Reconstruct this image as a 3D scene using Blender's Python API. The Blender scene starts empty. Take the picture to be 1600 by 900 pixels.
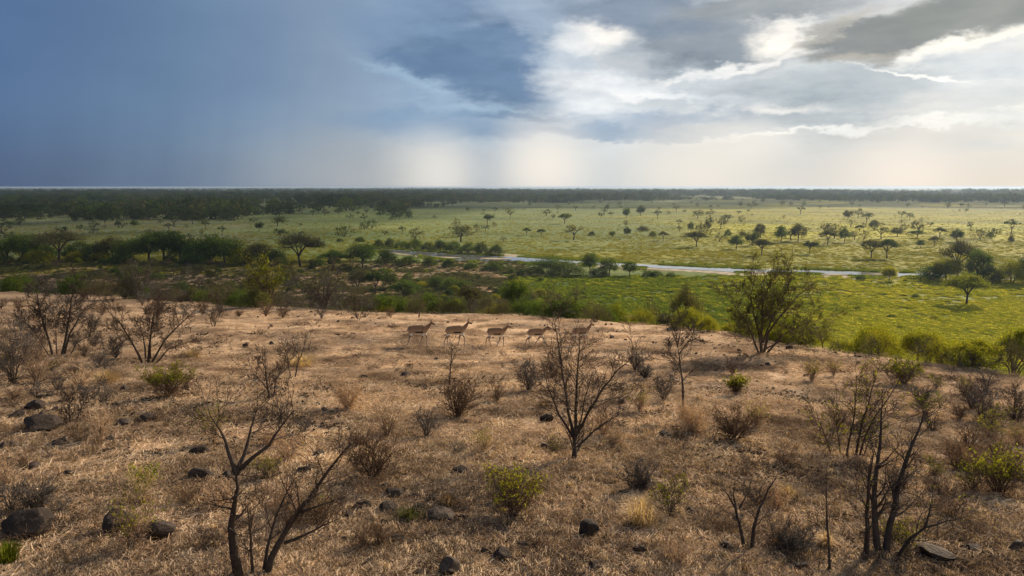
import bpy, math, random
import numpy as np
from mathutils import Vector, Matrix, Euler
R = math.radians
sc = bpy.context.scene
col = sc.collection
f_px = 1244.4
TH = R(7.24)
CAMZ = 28.0
# ---------------------------------------------------------------- camera
cam_d = bpy.data.cameras.new('camera')
cam = bpy.data.objects.new('camera', cam_d)
col.objects.link(cam)
cam.location = (0, 0, CAMZ)
cam.rotation_euler = (R(90) - TH, 0, 0)
cam_d.sensor_width = 36.0
cam_d.lens = 28.0
cam_d.clip_start = 0.1
cam_d.clip_end = 200000
sc.camera = cam
# ---------------------------------------------------------------- exposure, sun
sc.view_settings.view_transform = 'Standard'
sc.view_settings.look = 'None'
EXPO = 0.62
sc.view_settings.exposure = EXPO
sc.view_settings.gamma = 1.0
sc.cycles.volume_bounces = 0
sc.cycles.max_bounces = 5
sc.cycles.diffuse_bounces = 2
sc.cycles.transmission_bounces = 3
sc.cycles.transparent_max_bounces = 4
HAZE = 9.0e-5
SUN_AZ, SUN_EL = R(40), R(25)
sun_d = bpy.data.lights.new('sun', 'SUN')
sun_d.energy = 5.0
sun_d.angle = R(0.6)
sun_d.color = (1.0, 0.84, 0.63)
sun = bpy.data.objects.new('sun', sun_d)
col.objects.link(sun)
SUN_DIR = Vector((math.sin(SUN_AZ) * math.cos(SUN_EL), math.cos(SUN_AZ) * math.cos(SUN_EL), math.sin(SUN_EL)))
sun.rotation_euler = SUN_DIR.to_track_quat('Z', 'Y').to_euler()
sun.location = (0, 0, 80)

def lin(c):
    return tuple(((v / 255.0) / 12.92 if v / 255.0 <= 0.04045 else ((v / 255.0 + 0.055) / 1.055) ** 2.4) for v in c)

def ray(px, py):
    cx = (px - 800.0) / f_px
    cy = (450.0 - py) / f_px
    v = (cx, math.cos(TH) + cy * math.sin(TH), -math.sin(TH) + cy * math.cos(TH))
    return v

def px2ae(px, py):
    v = ray(px, py)
    n = math.sqrt(sum(c * c for c in v))
    return math.degrees(math.atan2(v[0], v[1])), math.degrees(math.asin(v[2] / n))

# ---------------------------------------------------------------- world sky
world = bpy.data.worlds.new('World')
sc.world = world
world.use_nodes = True
wt = world.node_tree
wt.nodes.clear()

class NB:
    """small node builder"""
    def __init__(s, t): s.t = t
    def n(s, typ, **kw):
        nd = s.t.nodes.new(typ)
        for k, v in kw.items(): setattr(nd, k, v)
        return nd
    def put(s, sock, v):
        if isinstance(v, bpy.types.NodeSocket): s.t.links.new(v, sock)
        elif isinstance(v, (tuple, list)) and len(v) == 3 and sock.type == 'RGBA': sock.default_value = (*v, 1)
        else: sock.default_value = v
    def m(s, op, a, b=0.0, c=None, clamp=False):
        nd = s.n('ShaderNodeMath', operation=op, use_clamp=clamp)
        s.put(nd.inputs[0], a); s.put(nd.inputs[1], b)
        if c is not None: s.put(nd.inputs[2], c)
        return nd.outputs[0]
    def mix(s, fac, a, b, blend='MIX'):
        nd = s.n('ShaderNodeMix', data_type='RGBA', blend_type=blend)
        s.put(nd.inputs['Factor'], fac); s.put(nd.inputs[6], a); s.put(nd.inputs[7], b)
        return nd.outputs[2]
    def ss(s, x, lo, hi, o0=0.0, o1=1.0):
        nd = s.n('ShaderNodeMapRange', interpolation_type='SMOOTHSTEP')
        s.put(nd.inputs[0], x); s.put(nd.inputs[1], lo); s.put(nd.inputs[2], hi); s.put(nd.inputs[3], o0); s.put(nd.inputs[4], o1)
        return nd.outputs[0]
    def noise(s, vec, scale, detail=4, rough=0.55, dim='3D'):
        nd = s.n('ShaderNodeTexNoise', noise_dimensions=dim)
        if vec is not None: s.put(nd.inputs['Vector'], vec)
        nd.inputs['Scale'].default_value = scale
        nd.inputs['Detail'].default_value = detail
        nd.inputs['Roughness'].default_value = rough
        return nd
    def ramp(s, fac, stops, interp='LINEAR'):
        nd = s.n('ShaderNodeValToRGB')
        cr = nd.color_ramp; cr.interpolation = interp
        while len(cr.elements) < len(stops): cr.elements.new(0.5)
        for e, (p, c) in zip(cr.elements, stops):
            e.position = p; e.color = (*c, 1) if len(c) == 3 else c
        s.put(nd.inputs[0], fac)
        return nd.outputs[0]
    def xyz(s, x, y, z=0.0):
        nd = s.n('ShaderNodeCombineXYZ')
        s.put(nd.inputs[0], x); s.put(nd.inputs[1], y); s.put(nd.inputs[2], z)
        return nd.outputs[0]

w = NB(wt)
tc = w.n('ShaderNodeTexCoord')
sep = w.n('ShaderNodeSeparateXYZ'); wt.links.new(tc.outputs['Generated'], sep.inputs[0])
X, Y, Z = sep.outputs
az = w.m('MULTIPLY', w.m('ARCTAN2', X, Y), 57.2958)
el = w.m('MULTIPLY', w.m('ARCSINE', w.m('MULTIPLY', Z, 1.0)), 57.2958)
cv = w.xyz(w.m('MULTIPLY', az, 0.055), w.m('MULTIPLY', el, 0.13))
n1 = w.noise(cv, 1.5, 8, 0.62)
n2 = w.noise(w.xyz(w.m('ADD', w.m('MULTIPLY', az, 0.055), 7.3), w.m('MULTIPLY', el, 0.13), 3.1), 1.6, 8, 0.62)
n3 = w.noise(w.xyz(w.m('MULTIPLY', az, 0.05), w.m('MULTIPLY', el, 0.16), 9.0), 2.4, 8, 0.6)
f1, f2, f3 = n1.outputs[0], n2.outputs[0], n3.outputs[0]
n4 = w.noise(w.xyz(w.m('MULTIPLY', az, 0.07), w.m('MULTIPLY', el, 0.15), 33.0), 5.0, 7, 0.6).outputs[0]
n5 = w.noise(w.xyz(w.m('MULTIPLY', az, 0.07), w.m('MULTIPLY', el, 0.15), 53.0), 5.0, 7, 0.6).outputs[0]
azw = w.m('ADD', w.m('ADD', az, w.m('MULTIPLY', w.m('SUBTRACT', n4, 0.5), 4.0)), w.m('MULTIPLY', w.m('SUBTRACT', f1, 0.5), 5.5))
elw = w.m('ADD', w.m('ADD', el, w.m('MULTIPLY', w.m('SUBTRACT', n5, 0.5), 2.4)), w.m('MULTIPLY', w.m('SUBTRACT', f2, 0.5), 2.4))
# broad tone of the deck: storm blue on the left, bright towards the sun on the right
def P(px): return (px2ae(px, 150)[0] + 60) / 120.0
base = w.ramp(w.m('DIVIDE', w.m('ADD', az, 60), 120, clamp=True), [
    (0.0, lin((78, 104, 142))), (P(0), lin((80, 108, 148))), (P(250), lin((96, 123, 156))), (P(400), lin((114, 138, 168))),
    (P(520), lin((134, 154, 178))), (P(640), lin((146, 168, 194))), (P(800), lin((160, 182, 203))), (P(950), lin((205, 213, 220))),
    (P(1150), lin((206, 210, 213))), (P(1400), lin((212, 213, 212))), (P(1600), lin((226, 226, 222))), (1.0, lin((205, 208, 208)))])
low = w.ramp(w.m('DIVIDE', w.m('ADD', az, 60), 120, clamp=True), [
    (0.0, lin((72, 92, 124))), (P(0), lin((68, 92, 128))), (P(250), lin((94, 117, 147))), (P(450), lin((132, 148, 166))),
    (P(600), lin((172, 178, 182))), (P(720), lin((160, 170, 182))), (P(900), lin((196, 205, 212))), (P(1150), lin((208, 210, 210))),
    (P(1600), lin((218, 213, 206))), (1.0, lin((205, 202, 198)))])
skyc = w.mix(w.ss(el, 6.5, -0.2), base, low)
# storm side: broad soft mottling and rain shafts
soft = w.noise(w.xyz(w.m('MULTIPLY', az, 0.05), w.m('MULTIPLY', el, 0.11), 21.0), 1.4, 5, 0.5).outputs[0]
shaft = w.noise(w.xyz(w.m('ADD', w.m('MULTIPLY', az, 0.33), w.m('MULTIPLY', el, -0.05)), w.m('MULTIPLY', el, 0.02), 2.0), 1.0, 4, 0.55).outputs[0]
leftm = w.ss(az, 4.0, -14.0)
skyc = w.mix(w.m('MULTIPLY', leftm, 0.9), skyc, w.mix(w.ss(soft, 0.30, 0.70), w.mix(1.0, skyc, (0.90, 0.91, 0.93), 'MULTIPLY'), w.mix(1.0, skyc, (1.09, 1.08, 1.06), 'MULTIPLY')))
skyc = w.mix(w.m('MULTIPLY', leftm, w.ss(el, 12, 1, 0.05, 0.25)), skyc, w.mix(w.ss(shaft, 0.32, 0.68), w.mix(1.0, skyc, (0.84, 0.86, 0.90), 'MULTIPLY'), w.mix(1.0, skyc, (1.14, 1.12, 1.09), 'MULTIPLY')))
# bright side: torn cloud texture

def blob(c, px, py, hw, hh, colour, op=0.9, soft=0.55, tilt=0.0, top=False, warp=1.0):
    a0, e0 = px2ae(px, py)
    sa = abs(px2ae(px + hw, py)[0] - a0); se = abs(px2ae(px, py + hh)[1] - e0)
    A = w.m('ADD', az, w.m('MULTIPLY', w.m('SUBTRACT', f1, 0.5), 9.0 * warp)) if warp != 1.0 else azw
    E = w.m('ADD', el, w.m('MULTIPLY', w.m('SUBTRACT', f2, 0.5), 4.2 * warp)) if warp != 1.0 else elw
    da = w.m('SUBTRACT', A, a0)
    de = w.m('SUBTRACT', w.m('SUBTRACT', E, e0), w.m('MULTIPLY', da, -tilt))
    q = w.m('SQRT', w.m('ADD', w.m('POWER', w.m('DIVIDE', da, sa), 2.0), w.m('POWER', w.m('DIVIDE', de, se), 2.0)))
    msk = w.ss(q, 1.0 + soft, 1.0 - soft)
    return w.mix(w.m('MULTIPLY', msk, op), c, lin(colour))

B = [
 (1100, -120, 900, 110, (150, 158, 168), .9, .7, 0),
 (660, 20, 110, 40, (120, 144, 172), .6, .7, 0),
 (640, 40, 90, 60, (130, 154, 182), .6, .7, 0),
 (720, 30, 120, 50, (140, 162, 188), .8, .5, .1),
 (690, 10, 70, 22, (112, 136, 166), .7, .6, .1),
 (870, 30, 120, 50, (158, 174, 194), .8, .5, 0),
 (720, 85, 160, 56, (120, 146, 176), .85, .5, .3),
 (775, 60, 80, 20, (104, 130, 162), .8, .5, .15),
 (765, 118, 130, 40, (92, 119, 152), .92, .42, .22),
 (655, 105, 60, 16, (94, 122, 156), .8, .5, .25),
 (860, 142, 60, 18, (98, 124, 156), .8, .5, 0),
 (635, 126, 60, 8, (160, 188, 210), .6, .8, .35),
 (740, 170, 110, 7, (156, 182, 204), .6, .8, .10),
 (690, 196, 150, 22, (118, 148, 180), .7, .5, .03),
 (960, 192, 230, 20, (148, 166, 188), .85, .45, -.01),
 (830, 182, 90, 7, (98, 128, 162), .7, .6, 0),
 (900, 208, 120, 10, (126, 152, 182), .7, .5, 0),
 (1060, 210, 120, 9, (150, 168, 188), .7, .5, 0),
 (930, 115, 80, 70, (222, 226, 229), .8, .5, 0),
 (905, 55, 34, 26, (240, 240, 238), .7, .7, 0),
 (945, 60, 34, 22, (255, 249, 240), .9, .7, 0),
 (905, 95, 34, 14, (166, 182, 198), .6, .6, 0),
 (1000, 95, 70, 22, (186, 191, 196), .85, .5, .1),
 (1110, 68, 135, 38, (140, 149, 158), .95, .32, .08),
 (1000, 20, 130, 30, (122, 137, 156), .9, .45, .1),
 (1190, 18, 140, 22, (146, 152, 156), .95, .4, .0),
 (1240, 64, 66, 26, (255, 249, 238), .95, .5, .0),
 (1385, 58, 155, 34, (128, 132, 131), .97, .30, -.12),
 (1360, 88, 60, 10, (170, 165, 155), .8, .5, 0),
 (1530, 14, 180, 36, (132, 136, 132), .97, .38, -.1),
 (1300, 45, 60, 14, (172, 168, 158), .8, .6, -.4),
 (1560, 52, 30, 8, (158, 158, 150), .85, .5, 0),
 (1400, 104, 130, 9, (255, 251, 240), .95, .7, -.22),
 (1530, 62, 90, 10, (255, 250, 238), .9, .7, -.15),
 (1540, 115, 120, 36, (222, 226, 228), .8, .5, 0),
 (1330, 132, 160, 34, (184, 192, 197), .95, .45, .0),
 (1250, 128, 70, 14, (184, 192, 196), .7, .5, 0),
 (1120, 106, 130, 7, (252, 249, 244), .9, .7, -.12),
 (1010, 142, 110, 12, (246, 246, 246), .9, .7, .15),
 (1090, 130, 50, 9, (214, 218, 220), .8, .5, .05),
 (1040, 158, 60, 9, (196, 203, 208), .85, .5, .05),
 (1215, 175, 60, 10, (252, 246, 238), .85, .7, .0),
 (1240, 190, 200, 12, (192, 198, 202), .9, .45, -.03),
 (1450, 118, 90, 4, (255, 252, 246), .9, .8, .25),
 (1290, 205, 180, 4, (252, 250, 244), .85, .8, -.06),
 (1500, 185, 150, 9, (246, 245, 240), .7, .7, 0),
 (1430, 225, 200, 12, (210, 213, 213), .7, .6, 0),
 (1530, 165, 60, 8, (218, 220, 220), .7, .6, 0),
]
for b in B:
    skyc = blob(skyc, b[0], b[1], b[2], b[3], b[4], b[5], b[6], b[7])
texm = w.ss(az, -13.0, -4.0)
tex = w.ramp(f3, [(0.30, (0.62, 0.67, 0.72)), (0.42, (0.86, 0.89, 0.92)), (0.52, (1.0, 1.0, 1.0)), (0.64, (1.2, 1.18, 1.15)), (0.76, (1.30, 1.26, 1.2))])
# billows: ridged noise puffs, stronger higher up and towards the bright side
bil = w.n('ShaderNodeTexNoise', noise_dimensions='3D', noise_type='RIDGED_MULTIFRACTAL')
w.put(bil.inputs['Vector'], w.xyz(w.m('MULTIPLY', azw, 0.06), w.m('MULTIPLY', elw, 0.13), 12.0)); bil.inputs['Scale'].default_value = 2.2; bil.inputs['Detail'].default_value = 7; bil.inputs['Roughness'].default_value = .55; bil.inputs['Lacunarity'].default_value = 2.1
bl = w.ramp(bil.outputs[0], [(0.10, (1.10, 1.09, 1.08)), (0.45, (1.0, 1.0, 1.0)), (1.0, (0.82, 0.85, 0.88))])
skyc = w.mix(w.m('MULTIPLY', texm, w.ss(el, 1.5, 5.0, 0.0, 0.8)), skyc, w.mix(1.0, skyc, bl, 'MULTIPLY'))
skyc = w.mix(w.m('MULTIPLY', texm, w.ss(el, 0.8, 5.0, 0.08, 0.9)), skyc, w.mix(1.0, skyc, tex, 'MULTIPLY'))
G = [(676, 270, 56, 50, (244, 240, 232), .95), (850, 258, 62, 56, (246, 238, 228), .9), (1085, 262, 100, 56, (240, 233, 223), .75), (1160, 225, 60, 26, (240, 234, 226), .6), (1410, 262, 80, 52, (244, 234, 224), .75), (560, 270, 120, 50, (164, 170, 178), .6)]
for g in G:
    skyc = blob(skyc, g[0], g[1], g[2], g[3], g[4], g[5], 0.95, 0, False, 0.15)
nish = w.n('ShaderNodeTexSky', sky_type='NISHITA')
nish.sun_disc = False
nish.sun_elevation = SUN_EL
nish.sun_rotation = SUN_AZ
nish.altitude = 900
SKY_STR = 0.1
cloudc = w.mix(1.0, skyc, (1 / SKY_STR / 2 ** EXPO,) * 3, 'MULTIPLY')
fin = w.mix(0.96, nish.outputs[0], cloudc)
bg = w.n('ShaderNodeBackground'); w.put(bg.inputs[0], fin); bg.inputs[1].default_value = SKY_STR
wo = w.n('ShaderNodeOutputWorld'); wt.links.new(bg.outputs[0], wo.inputs[0])
world.cycles.sampling_method = 'MANUAL'
world.cycles.sample_map_resolution = 512
# ================================================================ helpers
rng = np.random.default_rng(11)
def sstep(x, a, b):
    t = np.clip((x - a) / (b - a), 0, 1); return t * t * (3 - 2 * t)
_h = np.random.default_rng(5).random((256, 256))
def vnoise(x, y):
    xi = np.floor(x).astype(int); yi = np.floor(y).astype(int)
    fx = x - xi; fy = y - yi; fx = fx * fx * (3 - 2 * fx); fy = fy * fy * (3 - 2 * fy)
    g = lambda i, j: _h[i % 256, j % 256]
    return (g(xi, yi) * (1 - fx) * (1 - fy) + g(xi + 1, yi) * fx * (1 - fy) + g(xi, yi + 1) * (1 - fx) * fy + g(xi + 1, yi + 1) * fx * fy)
def fbm(x, y, o=4):
    s = 0; a = 1; t = 0
    for i in range(o):
        s = s + a * vnoise(x * 2 ** i + 17.3 * i, y * 2 ** i + 5.1 * i); t += a; a *= .5
    return s / t

def tag(o, label=None, cat=None, group=None, kind=None):
    if label: o['label'] = label
    if cat: o['category'] = cat
    if group: o['group'] = group
    if kind: o['kind'] = kind
    return o
def empty(name, loc, rz=0.0, s=(1, 1, 1)):
    o = bpy.data.objects.new(name, None); col.objects.link(o)
    o.location = loc; o.rotation_euler = (0, 0, rz); o.scale = s
    o.empty_display_size = 0.1
    return o
def mesh_np(name, V, F, mat=None, smooth=False):
    """V (n,3), F list/array of equal-size faces"""
    me = bpy.data.meshes.new(name)
    V = np.asarray(V, dtype=np.float32); F = np.asarray(F, dtype=np.int32)
    k = F.shape[1]; nf = F.shape[0]
    me.vertices.add(len(V)); me.vertices.foreach_set('co', V.ravel())
    me.loops.add(nf * k); me.loops.foreach_set('vertex_index', F.ravel())
    me.polygons.add(nf); me.polygons.foreach_set('loop_start', np.arange(nf, dtype=np.int32) * k)
    if smooth: me.polygons.foreach_set('use_smooth', np.ones(nf, dtype=bool))
    me.update(calc_edges=True)
    if mat is not None: me.materials.append(mat)
    return me
def link(name, me, parent=None, loc=None, rot=None, scale=None):
    o = bpy.data.objects.new(name, me); col.objects.link(o)
    if parent is not None: o.parent = parent
    if loc is not None: o.location = loc
    if rot is not None: o.rotation_euler = rot
    if scale is not None: o.scale = scale
    return o

# ================================================================ terrain shape
def plane(x, y):
    xr = np.maximum(x, 0) + 1.5 * np.exp(-np.abs(x) / 3.0)
    return CAMZ - 3.45 - 0.088 * np.clip(y, -60, 200) - 0.03 * np.clip(xr, 0, 60) + 0.004 * np.clip(-x, 0, 80)
EDGE_PX = [(-120, 449), (0, 457), (200, 467), (330, 478), (400, 484), (600, 487), (750, 489), (850, 494), (950, 502), (1050, 512), (1150, 524), (1250, 540), (1350, 558), (1450, 576), (1550, 592), (1650, 606)]
ea, er = [], []
for (px, py) in EDGE_PX:
    v = ray(px, py); t = 5.0
    for it in range(60):
        g = v[2] * t + CAMZ - float(plane(np.float64(v[0] * t), np.float64(v[1] * t)))
        t += g * 3.0
        if abs(g) < 1e-4: break
        t = min(max(t, 4), 110)
    ea.append(math.degrees(math.atan2(v[0], v[1]))); er.append(t * math.hypot(v[0], v[1]))
ea = [-180, -90, -55] + ea + [50, 90, 180]
er = [150, 110, 78] + er + [27, 45, 150]
def edge_r(x, y):
    a = np.degrees(np.arctan2(x, y))
    return np.interp(a, ea, er) + (fbm(a * 0.35, a * 0 + 3.3, 3) - .5) * 1.6
def height(x, y):
    x = np.asarray(x, dtype=float); y = np.asarray(y, dtype=float)
    r = np.hypot(x, y) + 1e-9
    re = edge_r(x, y)
    t = np.maximum(r - re, 0)
    k = np.minimum(1.0, (re + t * 0.25) / r)
    z = plane(x * k, y * k) - 0.46 * t * t / (t + 5.0)
    hill = sstep(t, 60, 10)
    nz = (fbm(x * .14, y * .14, 3) - .5) * .5 * sstep(r, 5, 16) + (fbm(x * .9 + 40, y * .9, 3) - .5) * .13 + (vnoise(x * 5.1, y * 5.1) - .5) * .03
    z = z + nz * hill
    kk = 2.0
    hh = np.clip(0.5 + 0.5 * z / kk, 0, 1)
    zz = z * hh + kk * hh * (1 - hh) * 0.5
    zz = np.where(z > kk, z, np.where(z < -kk, 0, zz))
    # the plain: faint swells well away from the river
    zz = zz + (fbm(x * .02, y * .02, 2) - .5) * 0.5 * sstep(r, 420, 700)
    return zz
def ground_hit(px, py):
    v = np.array(ray(px, py))
    ts = np.concatenate([np.arange(4, 130, .25), np.geomspace(130, 60000, 900)])
    x, y, z = v[0] * ts, v[1] * ts, CAMZ + v[2] * ts
    g = z - height(x, y)
    i = int(np.argmax(g < 0))
    if g[i] >= 0: i = len(ts) - 1
    lo, hi = ts[max(i - 1, 0)], ts[i]
    for _ in range(25):
        m = .5 * (lo + hi)
        if CAMZ + v[2] * m - float(height(v[0] * m, v[1] * m)) < 0: hi = m
        else: lo = m
    t = .5 * (lo + hi)
    return v[0] * t, v[1] * t, CAMZ + v[2] * t, t      # t = depth along the view axis
def project(x, y, z):
    dz = z - CAMZ
    dep = y * math.cos(TH) - dz * math.sin(TH)
    up = y * math.sin(TH) + dz * math.cos(TH)
    dep = np.where(dep < .5, .5, dep)
    return 800 + f_px * x / dep, 450 - f_px * up / dep
def at_depth(px, t):
    """ground point straight below pixel column px at view depth t"""
    v = ray(px, 480)
    x, y = v[0] * t, v[1] * t
    return x, y, float(height(x, y)), t

# ================================================================ materials
def newmat(name):
    m = bpy.data.materials.new(name); m.use_nodes = True
    m.node_tree.nodes.clear()
    return m, NB(m.node_tree)
def finish(b, surf):
    o = b.n('ShaderNodeOutputMaterial'); b.t.links.new(surf, o.inputs[0])
def bump(b, h, strength=0.5, dist=0.1):
    nd = b.n('ShaderNodeBump'); nd.inputs['Strength'].default_value = strength; nd.inputs['Distance'].default_value = dist
    b.put(nd.inputs['Height'], h); return nd.outputs[0]
def principled(b, colour, rough=0.9, normal=None, spec=0.2):
    nd = b.n('ShaderNodeBsdfPrincipled'); b.put(nd.inputs['Base Color'], colour); b.put(nd.inputs['Roughness'], rough)
    nd.inputs['Specular IOR Level'].default_value = spec
    if normal is not None: b.put(nd.inputs['Normal'], normal)
    return nd.outputs[0]
def leaf_mat(name, c1, c2, c3, trans=0.45, nscale=1.5, patch=None):
    m, b = newmat(name)
    oi = b.n('ShaderNodeObjectInfo'); geo = b.n('ShaderNodeNewGeometry')
    r = b.m('ADD', b.m('MULTIPLY', oi.outputs['Random'], .5), b.m('MULTIPLY', b.noise(geo.outputs['Position'], nscale, 2).outputs[0], .7))
    r = b.m('ADD', r, b.m('MULTIPLY', b.m('SUBTRACT', geo.outputs['Random Per Island'], .5), .5))
    c = b.ramp(r, [(.2, c1), (.6, c2), (1.0, c3)])
    if patch: c = b.mix(1.0, c, b.ramp(b.noise(geo.outputs['Position'], patch, 4, .6).outputs[0], [(.36, (.48, .45, .43)), (.50, (.88, .87, .86)), (.62, (1.15, 1.14, 1.12))]), 'MULTIPLY')
    d = b.n('ShaderNodeBsdfDiffuse'); b.put(d.inputs[0], c)
    t = b.n('ShaderNodeBsdfTranslucent'); b.put(t.inputs[0], b.mix(1.0, c, (1.3, 1.25, .7), 'MULTIPLY'))
    mx = b.n('ShaderNodeMixShader'); mx.inputs[0].default_value = trans
    b.t.links.new(d.outputs[0], mx.inputs[1]); b.t.links.new(t.outputs[0], mx.inputs[2])
    finish(b, mx.outputs[0]); return m
M = {}
M['leaf_green'] = leaf_mat('leaf_green', (.045, .075, .018), (.075, .115, .028), (.12, .15, .035))
M['leaf_dark'] = leaf_mat('leaf_dark', (.03, .048, .018), (.052, .075, .025), (.085, .105, .034), .4)
M['leaf_olive'] = leaf_mat('leaf_olive', (.06, .062, .03), (.10, .10, .045), (.15, .145, .06))
M['leaf_yellow'] = leaf_mat('leaf_yellow', (.09, .11, .015), (.19, .195, .02), (.30, .27, .03), .5)
M['straw'] = leaf_mat('straw', (.23, .155, .105), (.57, .41, .285), (.82, .66, .49), .35, .8, .45)
M['straw_dull'] = leaf_mat('straw_dull', (.18, .12, .08), (.44, .31, .21), (.66, .51, .37), .2, .8, .35)
M['straw_gold'] = leaf_mat('straw_gold', (.32, .21, .12), (.52, .37, .22), (.70, .53, .33), .35, .8)
M['leaf_lime'] = leaf_mat('leaf_lime', (.09, .11, .015), (.18, .195, .024), (.30, .28, .035), .58)
M['leaf_debris'] = leaf_mat('leaf_debris', (.05, .034, .024), (.10, .07, .05), (.20, .14, .095), .05, 3)
M['marsh_grass'] = leaf_mat('marsh_grass', (.10, .145, .014), (.19, .245, .022), (.32, .34, .035), .5, .12)
M['marsh_yellow'] = leaf_mat('marsh_yellow', (.24, .27, .022), (.42, .42, .038), (.60, .53, .08), .5, .12)
M['savanna_grass'] = leaf_mat('savanna_grass', (.20, .20, .02), (.31, .29, .03), (.44, .37, .05), .5, .05)
M['dry_twig'] = leaf_mat('dry_twig', (.09, .055, .035), (.15, .095, .06), (.24, .155, .095), 0.05, 2)
def bark(name, c1, c2):
    m, b = newmat(name)
    tcn = b.n('ShaderNodeTexCoord')
    n = b.noise(tcn.outputs['Object'], 14, 4, .6).outputs[0]
    c = b.ramp(n, [(.3, c1), (.7, c2)])
    finish(b, principled(b, c, .9, bump(b, n, .7, .01)))
    return m
M['bark_dark'] = bark('bark_dark', (.030, .022, .018), (.085, .062, .048))
M['bark_grey'] = bark('bark_grey', (.055, .045, .038), (.15, .125, .105))
M['bark_brown'] = bark('bark_brown', (.06, .04, .03), (.14, .095, .065))
def rockmat():
    m, b = newmat('basalt')
    tcn = b.n('ShaderNodeTexCoord'); oi = b.n('ShaderNodeObjectInfo')
    n = b.noise(tcn.outputs['Object'], 2.6, 6, .65).outputs[0]
    n2 = b.noise(tcn.outputs['Object'], 14, 4, .6).outputs[0]
    c = b.ramp(b.m('ADD', b.m('MULTIPLY', n, .8), b.m('MULTIPLY', oi.outputs['Random'], .25)), [(.3, (.026, .018, .014)), (.5, (.052, .037, .029)), (.75, (.10, .074, .058))])
    c = b.mix(b.ss(n2, .58, .74), c, (.15, .12, .095))
    finish(b, principled(b, c, .82, bump(b, b.m('ADD', n, b.m('MULTIPLY', n2, .4)), .9, .06), .12))
    return m
M['basalt'] = rockmat()
# ground: land cover colour per vertex, grain and relief from nodes
def groundmat():
    m, b = newmat('ground_cover')
    at = b.n('ShaderNodeAttribute', attribute_name='cover'); hi = b.n('ShaderNodeAttribute', attribute_name='hill')
    geo = b.n('ShaderNodeNewGeometry'); pos = geo.outputs['Position']
    big = b.noise(pos, .05, 5, .6).outputs[0]
    mid = b.noise(pos, .55, 5, .62).outputs[0]
    fine = b.noise(pos, 5.0, 6, .7).outputs[0]
    grit = b.noise(pos, 24.0, 4, .7).outputs[0]
    stretch = b.n('ShaderNodeVectorMath', operation='MULTIPLY'); b.put(stretch.inputs[0], pos); stretch.inputs[1].default_value = (.004, .012, 0)
    far = b.noise(stretch.outputs[0], 1.0, 8, .7).outputs[0]
    hm = hi.outputs['Fac']
    # hill soil
    litter = b.ramp(fine, [(.32, (.30, .28, .26)), (.45, (.80, .78, .74)), (.54, (1.10, 1.08, 1.04)), (.68, (1.5, 1.46, 1.38))])
    soil = b.mix(1.0, at.outputs['Color'], b.mix(.75, (1, 1, 1), litter), 'MULTIPLY')
    soil = b.mix(1.0, soil, b.ramp(mid, [(.3, (.70, .66, .62)), (.5, (1, 1, 1)), (.7, (1.18, 1.15, 1.1))]), 'MULTIPLY')
    soil = b.mix(1.0, soil, b.ramp(grit, [(.3, (.72, .70, .68)), (.7, (1.22, 1.2, 1.18))]), 'MULTIPLY')
    # plain
    pl = b.mix(1.0, at.outputs['Color'], b.ramp(big, [(.3, (.78, .86, .78)), (.5, (1, 1, 1)), (.7, (1.12, 1.08, 1.05))]), 'MULTIPLY')
    pl = b.mix(1.0, pl, b.ramp(mid, [(.32, (.62, .68, .6)), (.5, (1, 1, 1)), (.68, (1.12, 1.1, 1.05))]), 'MULTIPLY')
    pl = b.mix(1.0, pl, b.ramp(far, [(.36, (.66, .74, .68)), (.5, (1, 1, 1)), (.62, (1.2, 1.14, 1.05))]), 'MULTIPLY')
    c = b.mix(hm, pl, soil)
    h = b.m('ADD', b.m('MULTIPLY', fine, .8), b.m('MULTIPLY', grit, .3))
    nrm = bump(b, b.m('ADD', h, b.m('MULTIPLY', mid, 2.0)), .75, .10)
    finish(b, principled(b, c, .95, nrm, .1))
    return m
M['ground'] = groundmat()

# ================================================================ ground sheet
ang = np.concatenate([np.arange(-180, -46, 3.0), np.arange(-46, 46, .16), np.arange(46, 180, 3.0)])
rad = np.concatenate([[0.6], np.geomspace(2.2, 41000, 640)])
A, Rr = np.meshgrid(np.radians(ang), rad)
GX, GY = np.sin(A) * Rr, np.cos(A) * Rr
GZ = height(GX, GY)
nr, na = GX.shape
V = np.stack([GX.ravel(), GY.ravel(), GZ.ravel()], 1)
V = np.vstack([V, [[0, 0, float(height(0, 0))]]])
i, j = np.meshgrid(np.arange(nr - 1), np.arange(na), indexing='ij')
j2 = (j + 1) % na
F = np.stack([i * na + j, i * na + j2, (i + 1) * na + j2, (i + 1) * na + j], -1).reshape(-1, 4)
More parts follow.
